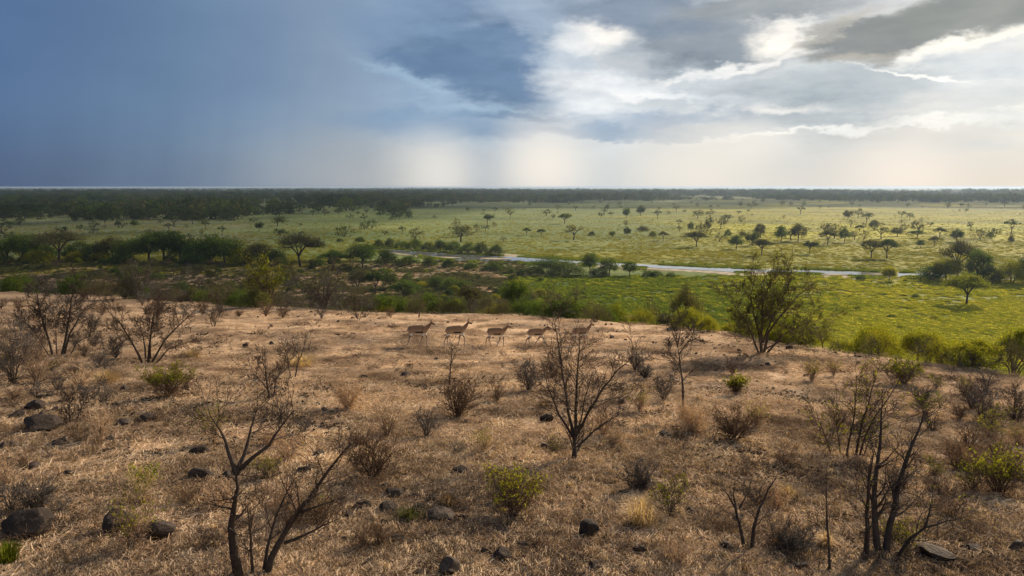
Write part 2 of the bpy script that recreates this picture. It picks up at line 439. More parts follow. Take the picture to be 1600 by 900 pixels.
# land cover colours
def cover(x, y, z):
    r = np.hypot(x, y); re = edge_r(x, y)
    t = r - re
    hill = sstep(t, 14, 2)
    d = np.maximum(np.hypot(x, y), 1)
    px, py = project(x, y, z)
    py = np.clip(py, 290, 1200)
    n = fbm(x * .012 + 9, y * .012, 4); n2 = fbm(x * .045, y * .045 + 70, 4)
    def mixc(c, c2, f): return c * (1 - f[:, None]) + np.array(c2)[None, :] * f[:, None]
    C = np.tile(np.array([.17, .205, .06]), (len(x), 1))                # central green plain
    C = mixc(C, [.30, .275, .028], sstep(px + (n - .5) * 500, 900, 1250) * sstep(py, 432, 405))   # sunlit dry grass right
    C = mixc(C, [.46, .42, .03], sstep(px + (n2 - .5) * 300, 1020, 1150) * sstep(py + (n2 - .5) * 14, 346, 352) * sstep(py + (n2 - .5) * 14, 378, 362) * .8)  # strip of sunlight on the right savanna, painted into the grass colour
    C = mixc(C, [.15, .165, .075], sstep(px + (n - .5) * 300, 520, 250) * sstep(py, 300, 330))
    C = mixc(C, [.22, .16, .10], sstep(n2, .56, .68) * sstep(px, 700, 300) * sstep(py, 430, 340) * .6)
    C = mixc(C, [.13, .13, .035], sstep(px, 800, 1000) * sstep(n2, .55, .66) * .6)
    marsh = sstep(px + (n2 - .5) * 160, 770, 850) * sstep(py, 422, 432)
    C = mixc(C, [.085, .13, .018], marsh)
    C = mixc(C, [.33, .32, .05], marsh * sstep(px + (n2 - .5) * 500, 1000, 1350) * .75)
    brown = sstep(px + (n2 - .5) * 220, 860, 720) * sstep(py + (n2 - .5) * 18, 408, 420)
    C = mixc(C, [.20, .15, .085], brown)
    C = mixc(C, [.12, .125, .045], brown * sstep(n, .52, .62) * .7)
    C = mixc(C, [.115, .085, .06], brown * sstep(px, 520, 250) * sstep(n2, .42, .6) * .6)
    C = mixc(C, [.09, .11, .05], sstep(r, 900, 1300) * sstep(n, .38, .5) * .8)            # far woodland floor
    C = mixc(C, [.055, .07, .045], sstep(r, 2500, 4000) * sstep(px, 900, 500))
    C = mixc(C, [.30, .28, .14], sstep(r, 4500, 6500) * sstep(n2, .38, .55) * .8 * sstep(px, 650, 900))
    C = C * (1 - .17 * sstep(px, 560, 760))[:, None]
    # hill
    h1 = fbm(x * .12 + 3, y * .12, 4); h2 = fbm(x * .5, y * .5 + 31, 3)
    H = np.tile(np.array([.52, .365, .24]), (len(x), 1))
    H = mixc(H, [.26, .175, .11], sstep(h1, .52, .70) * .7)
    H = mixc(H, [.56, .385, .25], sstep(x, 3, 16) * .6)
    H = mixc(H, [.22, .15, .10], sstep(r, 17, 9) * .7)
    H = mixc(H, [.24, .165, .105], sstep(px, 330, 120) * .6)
    H = mixc(H, [.15, .105, .075], sstep(h2, .54, .68) * .75)
    slope = sstep(t, -1, 5)
    H = mixc(H, [.22, .17, .08], slope)
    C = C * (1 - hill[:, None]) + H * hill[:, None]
    return C, hill
me = mesh_np('ground', V, F, M['ground'], True)
# close the hub
cn = len(V) - 1
import bmesh
bm = bmesh.new(); bm.from_mesh(me); bm.verts.ensure_lookup_table()
for k in range(na):
    bm.faces.new((bm.verts[cn], bm.verts[(k + 1) % na], bm.verts[k]))
bmesh.ops.recalc_face_normals(bm, faces=bm.faces)
bm.to_mesh(me); bm.free()
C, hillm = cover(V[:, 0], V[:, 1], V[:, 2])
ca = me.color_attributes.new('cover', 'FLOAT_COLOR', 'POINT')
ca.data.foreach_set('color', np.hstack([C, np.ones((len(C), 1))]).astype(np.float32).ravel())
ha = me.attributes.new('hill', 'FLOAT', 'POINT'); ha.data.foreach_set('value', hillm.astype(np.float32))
g = link('ground', me); tag(g, 'dry stony hilltop dropping to a wide green plain', kind='structure')

# ================================================================ river and sandbanks
RIV0 = [(560, 387, 389), (600, 389, 392), (630, 391, 396), (680, 394, 403), (715, 397, 407), (750, 399, 408.5), (800, 401, 410), (850, 404, 411), (905, 408, 412.5), (960, 411, 415.5), (1000, 413, 418.5), (1050, 415.5, 420.5), (1100, 418, 423), (1150, 420, 426), (1200, 421.5, 427), (1260, 422, 428), (1310, 423.5, 430), (1345, 424.5, 432.5), (1385, 426, 434), (1430, 427.5, 434), (1490, 429, 434), (1600, 431, 436), (1750, 434, 440)]
RIV = [(a_, b_ - .3 * (a_ > 880), c_ - .9 * (a_ > 880)) for a_, b_, c_ in RIV0]
def on_plain(px, py, z=0.0):
    v = ray(px, py); t = (z - CAMZ) / v[2]; return v[0] * t, v[1] * t
def strip(name, pts, z, mat, sub=6, wob=0.0):
    P0, P1 = [], []
    xs = np.array([p[0] for p in pts]); a = np.array([p[1] for p in pts]); bb = np.array([p[2] for p in pts])
    q = np.linspace(xs[0], xs[-1], len(xs) * sub)
    rows = []
    for x_, ya, yb in zip(q, np.interp(q, xs, a), np.interp(q, xs, bb)):
        w1 = (float(vnoise(np.float64(x_ * .11), np.float64(1.5))) - .5) * wob; w2 = (float(vnoise(np.float64(x_ * .13), np.float64(8.5))) - .5) * wob
        top = on_plain(x_, ya + w1, z); bot = on_plain(x_, yb + w2, z)
        rows.append([(top[0] + (bot[0] - top[0]) * s, top[1] + (bot[1] - top[1]) * s, z) for s in (0, .33, .66, 1)])
    n = len(rows); Vv = [p for r_ in rows for p in r_]
    Ff = [(i * 4 + k, i * 4 + k + 1, (i + 1) * 4 + k + 1, (i + 1) * 4 + k) for i in range(n - 1) for k in range(3)]
    return link(name, mesh_np(name, Vv, Ff, mat, True))
m, b = newmat('river_water')
geo = b.n('ShaderNodeNewGeometry')
sv = b.n('ShaderNodeVectorMath', operation='MULTIPLY'); b.put(sv.inputs[0], geo.outputs['Position']); sv.inputs[1].default_value = (.5, .9, 1)
wn = b.noise(sv.outputs[0], .8, 5, .65).outputs[0]
wp = b.n('ShaderNodeBsdfPrincipled'); wp.inputs['Roughness'].default_value = .06
b.put(wp.inputs['Base Color'], b.ramp(b.noise(geo.outputs['Position'], .12, 3).outputs[0], [(.35, (.10, .10, .09)), (.65, (.22, .20, .16))])); wp.inputs['Specular IOR Level'].default_value = .9
b.put(wp.inputs['Normal'], bump(b, wn, .05, .03)); finish(b, wp.outputs[0]); M['water'] = m
m, b = newmat('river_sand')
geo = b.n('ShaderNodeNewGeometry')
nn = b.noise(geo.outputs['Position'], .35, 6, .65).outputs[0]
c = b.ramp(nn, [(.3, (.15, .14, .06)), (.48, (.27, .21, .13)), (.62, (.46, .38, .28))])
finish(b, principled(b, c, .95, bump(b, nn, .5, .1))); M['sand'] = m
SAND = [(600, 387, 395), (650, 388.5, 401), (700, 391.5, 408), (760, 394, 411.5), (800, 397, 413), (850, 402, 414), (905, 406.5, 415), (960, 410, 418), (1050, 415, 423), (1110, 416.8, 426), (1150, 419, 431), (1220, 420.5, 433), (1300, 422, 437), (1360, 423.5, 437), (1440, 426, 436), (1600, 430, 439), (1750, 433, 443)]
o = strip('river_bank', SAND, .06, M['sand'], 6, 1.6); tag(o, 'pale sandy margins along both sides of the river', kind='structure')
o = strip('river', RIV, .14, M['water'], 6, 1.4); tag(o, 'narrow shallow river winding across the plain', kind='structure')

BARS = [(690, 402, 60, 2.2), (775, 404, 50, 2.4), (1180, 425.6, 60, 1.5), (1300, 428.6, 60, 1.8), (1372, 428.2, 36, 1.4), (1415, 432.4, 50, 1.6)]
for k, (cx_, cy_, w_, h_) in enumerate(BARS):
    pts = []
    for q in range(7):
        u = q / 6; hh_ = h_ * .5 * math.sin(math.pi * min(max(u, .04), .96)) ** .7; xx = cx_ + (u - .5) * w_; yy = cy_ + (u - .5) * w_ * .012
        pts.append((xx, yy - hh_, yy + hh_))
    o = strip('sandbar', pts, .22, M['sand'], 4, .5); tag(o, 'low pale sandbar lying in the shallow river', kind='structure')
# ================================================================ branch geometry
def tubes(segs, sides=3):
    """segs: list of (p0, p1, r0, r1) -> vertex and face arrays of open prisms"""
    S = np.array([(*a, *b_, r0, r1) for a, b_, r0, r1 in segs], dtype=float)
    p0, p1, r0, r1 = S[:, 0:3], S[:, 3:6], S[:, 6], S[:, 7]
    d = p1 - p0; L = np.linalg.norm(d, axis=1, keepdims=True) + 1e-9; d = d / L
    ref = np.where(np.abs(d[:, 2:3]) < .9, np.array([[0, 0, 1.]]), np.array([[1., 0, 0]]))
    u = np.cross(d, ref); u /= np.linalg.norm(u, axis=1, keepdims=True); v = np.cross(d, u)
    p1 = p1 + d * (r1[:, None] * .4)
    Vs = []
    for k in range(sides):
        a = 2 * math.pi * k / sides; o = u * math.cos(a) + v * math.sin(a)
        Vs.append(p0 + o * r0[:, None]); Vs.append(p1 + o * r1[:, None])
    Vv = np.stack(Vs, 1).reshape(-1, 3)
    base = np.arange(len(S))[:, None] * (2 * sides)
    fs = [np.stack([base[:, 0] + 2 * k, base[:, 0] + 2 * ((k + 1) % sides), base[:, 0] + 2 * ((k + 1) % sides) + 1, base[:, 0] + 2 * k + 1], 1) for k in range(sides)]
    return Vv, np.stack(fs, 1).reshape(-1, 4)
def limb(pts, radii, sides=8):
    """one continuous tapered tube through pts, closed at the ends"""
    P_ = np.array(pts, float); n = len(P_)
    T = np.gradient(P_, axis=0); T /= np.linalg.norm(T, axis=1, keepdims=True) + 1e-9
    Vv = []; 
    u = np.cross(T[0], [0.3, 1, 0.2]); u /= np.linalg.norm(u)
    for i_ in range(n):
        u = u - T[i_] * np.dot(u, T[i_]); u /= np.linalg.norm(u); v = np.cross(T[i_], u)
        for k in range(sides):
            a = 2 * math.pi * k / sides
            Vv.append(P_[i_] + (u * math.cos(a) + v * math.sin(a)) * radii[i_])
    Fv = [(i_ * sides + k, i_ * sides + (k + 1) % sides, (i_ + 1) * sides + (k + 1) % sides, (i_ + 1) * sides + k) for i_ in range(n - 1) for k in range(sides)]
    return np.array(Vv), np.array(Fv)
def merge(parts):
    Vs, Fs, o = [], [], 0
    for v, f in parts:
        Vs.append(v); Fs.append(np.asarray(f) + o); o += len(v)
    return np.vstack(Vs), np.vstack(Fs)
def leaves(cent, size, r, flat=0.0):
    """small rhombic leaf faces at the given centres"""
    n = len(cent); cent = np.asarray(cent, float)
    d = r.normal(size=(n, 3)); d[:, 2] *= (1 - flat); d /= np.linalg.norm(d, axis=1, keepdims=True) + 1e-9
    e = np.cross(d, r.normal(size=(n, 3))); e /= np.linalg.norm(e, axis=1, keepdims=True) + 1e-9
    s = (size * r.uniform(.6, 1.35, n))[:, None]
    Vv = np.stack([cent - d * s, cent + e * s * .5, cent + d * s, cent - e * s * .5], 1).reshape(-1, 3)
    return Vv, np.arange(4 * n).reshape(-1, 4)

def grow(segs, tips, p, d, L, r, lvl, R_, wig=.28, up=.06, spread=.75, kids=1.0, gmin=-9):
    n = max(3, int(3 + lvl)); st = L / n
    x, y, z = p; dx, dy, dz = d
    for i_ in range(n):
        dx += R_.uniform(-wig, wig); dy += R_.uniform(-wig, wig); dz += R_.uniform(-wig, wig) + up
        m_ = math.sqrt(dx * dx + dy * dy + dz * dz) + 1e-9; dx /= m_; dy /= m_; dz /= m_
        x2, y2, z2 = x + dx * st, y + dy * st, max(z + dz * st, gmin)
        ra = r * (1 - .75 * i_ / n); rb = r * (1 - .75 * (i_ + 1) / n)
        segs.append(((x, y, z), (x2, y2, z2), ra, rb))
        x, y, z = x2, y2, z2
        if lvl > 0:
            for _ in range(1 + (R_.random() < kids - 1) if R_.random() < kids else 0):
                ax, ay, az_ = R_.gauss(0, 1), R_.gauss(0, 1), R_.gauss(0, 1)
                q = ax * dx + ay * dy + az_ * dz; ax -= q * dx; ay -= q * dy; az_ -= q * dz
                m_ = math.sqrt(ax * ax + ay * ay + az_ * az_) + 1e-9
                s_ = spread * R_.uniform(.7, 1.25) / m_
                grow(segs, tips, (x, y, z), (dx + ax * s_, dy + ay * s_, dz + az_ * s_), L * R_.uniform(.42, .68) * (1 - .35 * i_ / n), rb * .62, lvl - 1, R_, wig, up, spread, kids, gmin)
    if lvl <= 1: tips.append((x, y, z))

def side_shoots(pts, radii, R_, segs, tips, every, L, lvl, start=.3, up=.05, spread=.9, wig=.25, kids=1.0, jitter=.5):
    """twigs springing off a thick stem"""
    n = len(pts)
    tot = [0]
    for i_ in range(1, n): tot.append(tot[-1] + math.dist(pts[i_], pts[i_ - 1]))
    s = tot[-1] * start + R_.uniform(0, every)
    while s < tot[-1]:
        i_ = max(k for k in range(n) if tot[k] <= s); i_ = min(i_, n - 2)
        f = (s - tot[i_]) / (tot[i_ + 1] - tot[i_] + 1e-9)
        p = tuple(pts[i_][c] + (pts[i_ + 1][c] - pts[i_][c]) * f for c in range(3))
        d = [(pts[i_ + 1][c] - pts[i_][c]) for c in range(3)]; m_ = math.sqrt(sum(c * c for c in d)) + 1e-9; d = [c / m_ for c in d]
        a = [R_.gauss(0, 1) for _ in range(3)]; q = sum(a[c] * d[c] for c in range(3)); a = [a[c] - q * d[c] for c in range(3)]
        m_ = math.sqrt(sum(c * c for c in a)) + 1e-9
        dd = [d[c] * .8 + a[c] / m_ * spread for c in range(3)]
        r = radii[i_] + (radii[i_ + 1] - radii[i_]) * f
        rel = 1 - .45 * s / tot[-1]
        grow(segs, tips, p, dd, L * rel * R_.uniform(1 - jitter, 1 + jitter), max(r * .5, TW), lvl, R_, wig, up, .75, kids, gmin=.02)
        s += every * R_.uniform(.5, 1.5)
    # the stem's own end
    d = [pts[-1][c] - pts[-2][c] for c in range(3)]
    grow(segs, tips, pts[-1], d, L * .8, radii[-1], lvl, R_, wig, up, .75, kids, gmin=.02)
TW = .004

def build_plant(root, stems, R_, bark_='bark_dark', twig='bark_brown', every=.10, L=.4, lvl=2, leaf=None, leafp=0.0, leafs=.025, leafn=3, start=.25, up=.05, spread=.9, kids=1.0, stemname='stem', sides=7, wig=.25, leaf_lo=0.0):
    """stems: list of (points, radii) in the root's own metres"""
    segs, tips = [], []
    for k, (pts, radii) in enumerate(stems):
        # smooth the traced line a little
        q = [pts[0]]
        for i_ in range(1, len(pts)):
            a, b_ = pts[i_ - 1], pts[i_]
            L_ = math.dist(a, b_)
            mid = tuple((a[c] + b_[c]) / 2 + R_.uniform(-.035, .035) * L_ for c in range(3))
            q += [mid, b_]
        rr = list(np.interp(np.linspace(0, len(pts) - 1, len(q)), range(len(pts)), radii))
        v, f = limb(q, rr, sides)
        me_ = mesh_np(stemname, v, f, M[bark_], True)
        link(stemname, me_, root)
        side_shoots(q, rr, R_, segs, tips, every, L, lvl, start, up, spread, wig, kids)
    if segs:
        big_ = [s for s in segs if s[2] > TW * 2.2]; sm = [s for s in segs if s[2] <= TW * 2.2]
        pr = []
        if big_: pr.append(tubes([(a, b_, max(r0, TW * .6), max(r1, TW * .6)) for a, b_, r0, r1 in big_], 4))
        if sm: pr.append(tubes([(a, b_, max(r0, TW * .55), max(r1, TW * .45)) for a, b_, r0, r1 in sm], 3))
        v, f = merge(pr)
        t = link('twigs', mesh_np('twigs', v, f, M[twig], False), root); tag(t, kind='stuff')
    if leaf and tips:
        c = []
        zs = [t_[2] for t_ in tips]; zlo = min(zs) + (max(zs) - min(zs)) * leaf_lo
        for t_ in tips:
            if t_[2] >= zlo and R_.random() < leafp:
                for _ in range(leafn): c.append((t_[0] + R_.gauss(0, leafs * 1.6), t_[1] + R_.gauss(0, leafs * 1.6), t_[2] + R_.gauss(0, leafs * 1.6)))
        if c:
            v, f = leaves(c, leafs, np.random.default_rng(R_.randint(0, 9999)))
            t = link('leaves', mesh_np('leaves', v, f, M[leaf]), root); tag(t, kind='stuff')

def traced(px, py, stems_px, rbase, seed, depth=.45, below=.12):
    """place at the ground under (px,py); stems given as picture outlines, given real depth of their own"""
    x, y, z, t = ground_hit(px, min(py, 899.5) if py < 900 else py)
    mpp = t / f_px; R_ = random.Random(seed); out = []
    for k, st in enumerate(stems_px):
        pts_px, rs = st[0], (st[1] if len(st) > 1 else 1.0)
        slope = R_.uniform(-depth, depth); pts = []
        x0, h0 = (pts_px[0][0] - px) * mpp, (py - pts_px[0][1]) * mpp; y0 = 0.0
        if h0 > .15 and out:                      # forks spring from the limb they touch
            best = 1e9
            for (op_, _) in out:
                for q_ in range(len(op_) - 1):
                    for f_ in (0, .25, .5, .75, 1):
                        w_ = [op_[q_][c] + (op_[q_ + 1][c] - op_[q_][c]) * f_ for c in range(3)]
                        dd_ = math.hypot(w_[0] - x0, w_[2] - h0)
                        if dd_ < best: best = dd_; y0 = w_[1]
        else: h0 = 0
        for n_, (qx, qy) in enumerate(pts_px):
            h = (py - qy) * mpp
            pts.append(((qx - px) * mpp, y0 + slope * (h - h0) + (R_.uniform(-.02, .02) if n_ else 0), h))
        if pts[0][2] < .15: pts[0] = (pts[0][0], 0 + pts[0][1] * .3, -below)
        n = len(pts); rr = [rbase * .85 * rs * (1 - .84 * (i_ / (n - 1)) ** .8) for i_ in range(n)]
        out.append((pts, rr))
    return (x, y, z), mpp, out

def bush_stems(h, w, n, R_, r0, lean=1.0):
    out = []
    for k in range(n):
        a = 2 * math.pi * (k + R_.uniform(-.3, .3)) / n; s = R_.uniform(.35, 1.0) * w / 2 * lean; hh = h * R_.uniform(.6, .92)
        pts = [(R_.uniform(-.05, .05) * w, R_.uniform(-.05, .05) * w, -.05)]
        for q in (.35, .7, 1.0):
            pts.append((math.cos(a) * s * q ** 1.2 + R_.uniform(-.04, .04) * w, math.sin(a) * s * q ** 1.2 + R_.uniform(-.04, .04) * w, hh * q))
        out.append((pts, [r0, r0 * .75, r0 * .5, r0 * .3]))
    return out

# ================================================================ bare trees and big shrubs of the hill, stem by stem
HERO = [
 # name, base px, py, stems, base radius, label, opts
 ('bare_tree', 376, 905, [([(376, 905), (374, 850), (376, 805), (386, 770), (397, 735), (399, 712)], 1.3), ([(399, 712), (390, 690), (383, 668), (372, 650), (358, 630)], .65), ([(399, 712), (408, 685), (415, 650), (421, 625)], .6), ([(400, 708), (420, 690), (445, 672), (462, 645), (480, 622)], .6)], .055,
  'slender bare tree with an S-curved trunk at the bottom left edge of the hill', dict(every=.11, L=.36, lvl=2, start=.5), 'bare trees on the hill'),
 ('bare_shrub', 412, 903, [([(412, 903), (425, 870), (447, 830), (470, 795), (500, 755), (530, 715), (552, 690)], 1.2), ([(445, 848), (480, 832), (505, 818), (535, 803)], .55), ([(408, 900), (415, 860), (425, 815), (440, 780), (452, 762)], .7), ([(392, 903), (396, 860), (398, 810), (396, 780)], .6), ([(470, 800), (500, 788), (540, 775)], .5)], .045,
  'bare shrub leaning right with long diagonal stems, beside the S-curved trunk', dict(every=.12, L=.36, lvl=2, start=.35), 'bare trees on the hill'),
 ('bare_shrub', 421, 626, [([(421, 626), (421, 600), (422, 570), (418, 545)], 1), ([(422, 618), (432, 592), (445, 565), (452, 545)], .7), ([(420, 605), (408, 585), (398, 570)], .6)], .03,
  'bare many-twigged sapling left of centre, standing above the S-curved tree', dict(every=.10, L=.40, lvl=2, start=.3, kids=1.1), 'bare trees on the hill'),
 ('bare_shrub', 461, 593, [([(461, 593), (463, 570), (470, 548), (474, 535)], 1), ([(458, 592), (452, 565), (448, 548)], .7)], .028,
  'small bare sapling standing just behind the many-twigged sapling left of centre', dict(every=.12, L=.38, lvl=2, start=.3), 'bare trees on the hill'),
 ('dead_sapling', 703, 605, [([(703, 605), (703, 580), (705, 555), (704, 540)], 1.1), ([(705, 570), (711, 555), (714, 545)], .5)], .032,
  'thin upright dead sapling in front of the second antelope from the left', dict(every=.14, L=.22, lvl=1, start=.3), 'bare trees on the hill'),
 ('bare_tree', 899, 723, [([(899, 723), (898, 700), (898, 682)], 1.5), ([(898, 690), (889, 650), (882, 600), (876, 555), (868, 510)], .8), ([(899, 690), (899, 640), (900, 580), (903, 530)], .85), ([(900, 685), (918, 645), (940, 605), (962, 575), (985, 552)], .7), ([(902, 700), (930, 676), (955, 660), (978, 648)], .5), ([(895, 685), (873, 650), (858, 612), (850, 585)], .6), ([(897, 690), (908, 655), (912, 620), (920, 585)], .5)], .052,
  'tall bare dark tree right of centre in front of the rightmost antelopes', dict(every=.14, L=.50, lvl=2, start=.25, kids=1.15), 'bare trees on the hill'),
 ('bare_tree', 1069, 657, [([(1069, 657), (1068, 625), (1066, 590), (1063, 560), (1061, 540)], 1.2), ([(1061, 545), (1054, 528), (1046, 512)], .5), ([(1063, 555), (1074, 538), (1082, 518)], .5), ([(1064, 575), (1052, 560), (1044, 550)], .4), ([(1061, 540), (1065, 518), (1064, 505)], .5)], .036,
  'slim single-trunked bare tree with a narrow twiggy crown right of the antelopes', dict(every=.12, L=.44, lvl=2, start=.5, kids=1.2), 'bare trees on the hill'),
 ('bare_tree', 1190, 553, [([(1190, 553), (1183, 520), (1172, 490), (1163, 460), (1166, 435)], .9), ([(1190, 553), (1186, 510), (1184, 475), (1192, 440), (1200, 425)], 1), ([(1192, 550), (1200, 520), (1222, 490), (1245, 462), (1262, 448)], .9), ([(1193, 550), (1218, 522), (1245, 505), (1272, 496)], .7), ([(1188, 548), (1165, 510), (1145, 485), (1132, 465)], .7), ([(1190, 535), (1205, 490), (1222, 455), (1228, 435)], .7), ([(1196, 545), (1225, 530), (1258, 522)], .5)], .075,
  'largest bare tree, broad and many-stemmed, at the rim of the hill right of centre', dict(every=.27, L=.85, lvl=3, start=.25, leaf='leaf_lime', leafp=.30, leafs=.032, leafn=2, kids=.95), 'bare trees on the hill'),
 ('bare_shrub', 1324, 716, [([(1324, 716), (1321, 675), (1318, 620), (1309, 570)], .9), ([(1336, 714), (1338, 650), (1344, 600), (1351, 562)], 1), ([(1340, 712), (1352, 650), (1368, 612), (1382, 575)], .8), ([(1305, 712), (1290, 675), (1281, 645)], .6), ([(1315, 714), (1303, 670), (1296, 630)], .5), ([(1345, 712), (1362, 680), (1375, 660)], .5)], .032,
  'tall upright bare shrub with a few yellow leaves, behind the forked shrub at lower right', dict(every=.13, L=.36, lvl=2, start=.2, leaf='leaf_yellow', leafp=.08, leafs=.022, kids=1.1), 'bare trees on the hill'),
 ('bare_tree', 1380, 872, [([(1354, 868), (1350, 840), (1343, 795), (1337, 740), (1338, 690)], 1), ([(1379, 870), (1374, 820), (1378, 780), (1390, 735), (1400, 690), (1405, 655)], 1.15), ([(1383, 870), (1393, 825), (1412, 770), (1434, 720), (1452, 685), (1464, 655)], 1.15), ([(1390, 862), (1410, 832), (1430, 812), (1458, 800), (1478, 794)], .6), ([(1374, 800), (1360, 770), (1345, 742)], .5), ([(1430, 812), (1440, 790), (1446, 770)], .4), ([(1388, 742), (1402, 728), (1414, 712)], .4)], .05,
  'bare forked tree with thick V-shaped stems at the lower right', dict(every=.15, L=.34, lvl=2, start=.3, leaf='leaf_yellow', leafp=.03, leafs=.016, leafn=2), 'bare trees on the hill'),
 ('bare_pole', 1297, 905, [([(1297, 905), (1300, 850), (1303, 800), (1306, 755)], 1)], .022,
  'single thin bare stem standing like a pole at the lower right', dict(every=.16, L=.12, lvl=1, start=.3), 'bare trees on the hill'),
 ('bare_shrub', 1169, 868, [([(1167, 868), (1158, 825), (1153, 800), (1142, 780), (1131, 768)], .9), ([(1170, 868), (1177, 825), (1186, 793), (1199, 765), (1212, 744)], .95), ([(1154, 802), (1150, 780), (1152, 758)], .5), ([(1159, 800), (1166, 780), (1172, 770)], .4)], .036,
  'small bare V-shaped shrub at the bottom, left of the pole-like stem', dict(every=.13, L=.2, lvl=1, start=.35), 'bare trees on the hill'),
 ('bare_tree', 92, 558, [([(84, 556), (75, 515), (67, 475), (66, 455)], .9), ([(95, 556), (100, 510), (101, 470), (106, 445)], 1.1), ([(99, 556), (113, 520), (130, 492), (145, 475)], .8), ([(102, 555), (122, 535), (148, 522)], .5), ([(90, 556), (88, 520), (86, 490)], .5), ([(82, 553), (60, 520), (48, 500)], .5)], .06,
  'bare many-stemmed tree nearest the left edge of the picture', dict(every=.2, L=.62, lvl=3, start=.3, kids=.9), 'bare trees on the hill'),
 ('bare_tree', 228, 568, [([(225, 566), (215, 530), (206, 498), (193, 478)], .9), ([(231, 566), (239, 515), (245, 475)], 1.0), ([(233, 566), (255, 532), (280, 506), (303, 484)], .9), ([(238, 562), (265, 545), (298, 532)], .7), ([(228, 560), (226, 525), (223, 500)], .7), ([(235, 560), (252, 500), (262, 475)], .6)], .055,
  'bare fan-shaped tree standing right of the leftmost bare tree', dict(every=.2, L=.55, lvl=3, start=.35, kids=.85), 'bare trees on the hill'),
 ('bare_shrub', 334, 510, [([(334, 510), (330, 495), (326, 485)], 1), ([(335, 510), (340, 494), (346, 484)], 1), ([(334, 510), (334, 496), (334, 486)], .7)], .03,
  'small bare shrub on open soil right of the fan-shaped tree', dict(every=.18, L=.42, lvl=2, start=.2), 'bare trees on the hill'),
 ('bare_shrub', 560, 501, [([(560, 501), (556, 490), (552, 482)], 1), ([(560, 501), (565, 490), (570, 484)], 1)], .022,
  'tiny bare shrub on the rim, left of the antelopes', dict(every=.16, L=.35, lvl=2, start=.2), 'bare trees on the hill'),
 ('dead_sapling', 655, 497, [([(655, 497), (655, 488), (654, 481)], 1.3)], .05,
  'short dead stump on the rim behind the first antelope', dict(every=.3, L=.15, lvl=1, start=.3), 'bare trees on the hill'),
 ('bare_shrub', 1586, 657, [([(1583, 657), (1578, 625), (1574, 602)], 1), ([(1589, 657), (1592, 630), (1600, 612)], 1), ([(1586, 657), (1586, 628), (1584, 610)], .7)], .03,
  'dark bare shrub cut by the right edge of the picture', dict(every=.13, L=.28, lvl=2, start=.2), 'bare trees on the hill'),
 ('bare_shrub', 108, 664, [([(108, 664), (102, 640), (92, 620)], .8), ([(108, 664), (112, 635), (114, 615)], .8), ([(108, 664), (125, 640), (142, 622)], .8)], .02,
  'low dark bare shrub right of the rocks at the left edge', dict(every=.1, L=.26, lvl=2, start=.1), 'bare trees on the hill'),
]
for k, (nm, px, py, st, rb, lab, op, grp) in enumerate(HERO):
    loc, mpp, stems = traced(px, py, st, rb, 100 + k)
    root = empty(nm, loc); tag(root, lab, 'tree' if 'tree' in nm else 'shrub', grp)
    dist = mpp * f_px
    TW = .0028 + .00022 * dist
    op = dict(op); op['every'] *= .62; op['L'] *= 1.12
    build_plant(root, stems, random.Random(300 + k), bark_=('bark_brown' if 'largest bare' in lab else 'bark_dark'), twig=('bark_brown' if k % 3 else 'bark_dark'), **op)

# ================================================================ dry bushes (fans of fine stems) on the hill
DRY = [
 # px,py,top,width,kind,label
 (715, 655, 588, 88, 'red', 'round reddish-brown dry bush below the second antelope'),
 (825, 615, 553, 46, 'grey', 'narrow dark bare bush left of the tall tree in the middle'),
 (993, 580, 545, 44, 'grey', 'small bare bush right behind the tall tree in the middle'),
 (1008, 592, 568, 36, 'grey', 'low dark bush between the tall middle tree and the slim tree'),
 (1150, 618, 584, 44, 'yellow', 'small dry bush with yellow leaves on open soil below the largest bare tree'),
 (1084, 680, 622, 74, 'gold', 'straw-coloured dry bush at the foot of the slim single-trunked tree'),
 (1146, 692, 630, 84, 'red', 'wide dry brown bush right of the slim tree\'s foot'),
 (803, 812, 722, 120, 'yellow', 'large dry bush tipped with yellow leaves at the bottom centre'),
 (582, 758, 668, 108, 'red', 'spreading thorny brown bush on the stony slope left of the bottom centre'),
 (1000, 772, 712, 70, 'grey', 'sparse grey bush behind the golden grass clump at the bottom'),
 (265, 622, 566, 84, 'yellow', 'dense dark bush with yellow leaf tips under the fan-shaped tree'),
 (545, 642, 590, 74, 'gold', 'soft tan dry bush between the saplings and the dark lone rock'),
 (1412, 600, 556, 66, 'yellow', 'yellow-leaved bush on the right rim in front of the round green bushes'),
 (1440, 632, 596, 50, 'grey', 'sparse grey bush just below the yellow-leaved bush on the right rim'),
 (1560, 778, 690, 100, 'yellow', 'big dry bush with yellow leaves at the right edge'),
 (1498, 738, 684, 72, 'gold', 'tan dry bush left of the big dry bush at the right edge'),
 (20, 600, 490, 90, 'grey', 'tall grey-brown thicket bush at the left edge'),
 (1240, 868, 812, 90, 'grey', 'low grey twiggy bush at the bottom between V-shaped shrub and pole stem'),
 (180, 560, 520, 50, 'grey', 'low grey bush between the two bare trees on the left'),
 (420, 700, 668, 60, 'gold', 'low tan bush behind the top of the S-curved tree'),
 (560, 700, 672, 50, 'red', 'small brown bush above the thorny bush on the stony slope'),
 (960, 700, 668, 44, 'gold', 'low tan bush at right of the tall middle tree\'s foot'),
 (60, 800, 742, 80, 'grey', 'grey twiggy bush behind the dark boulder at lower left'),
]
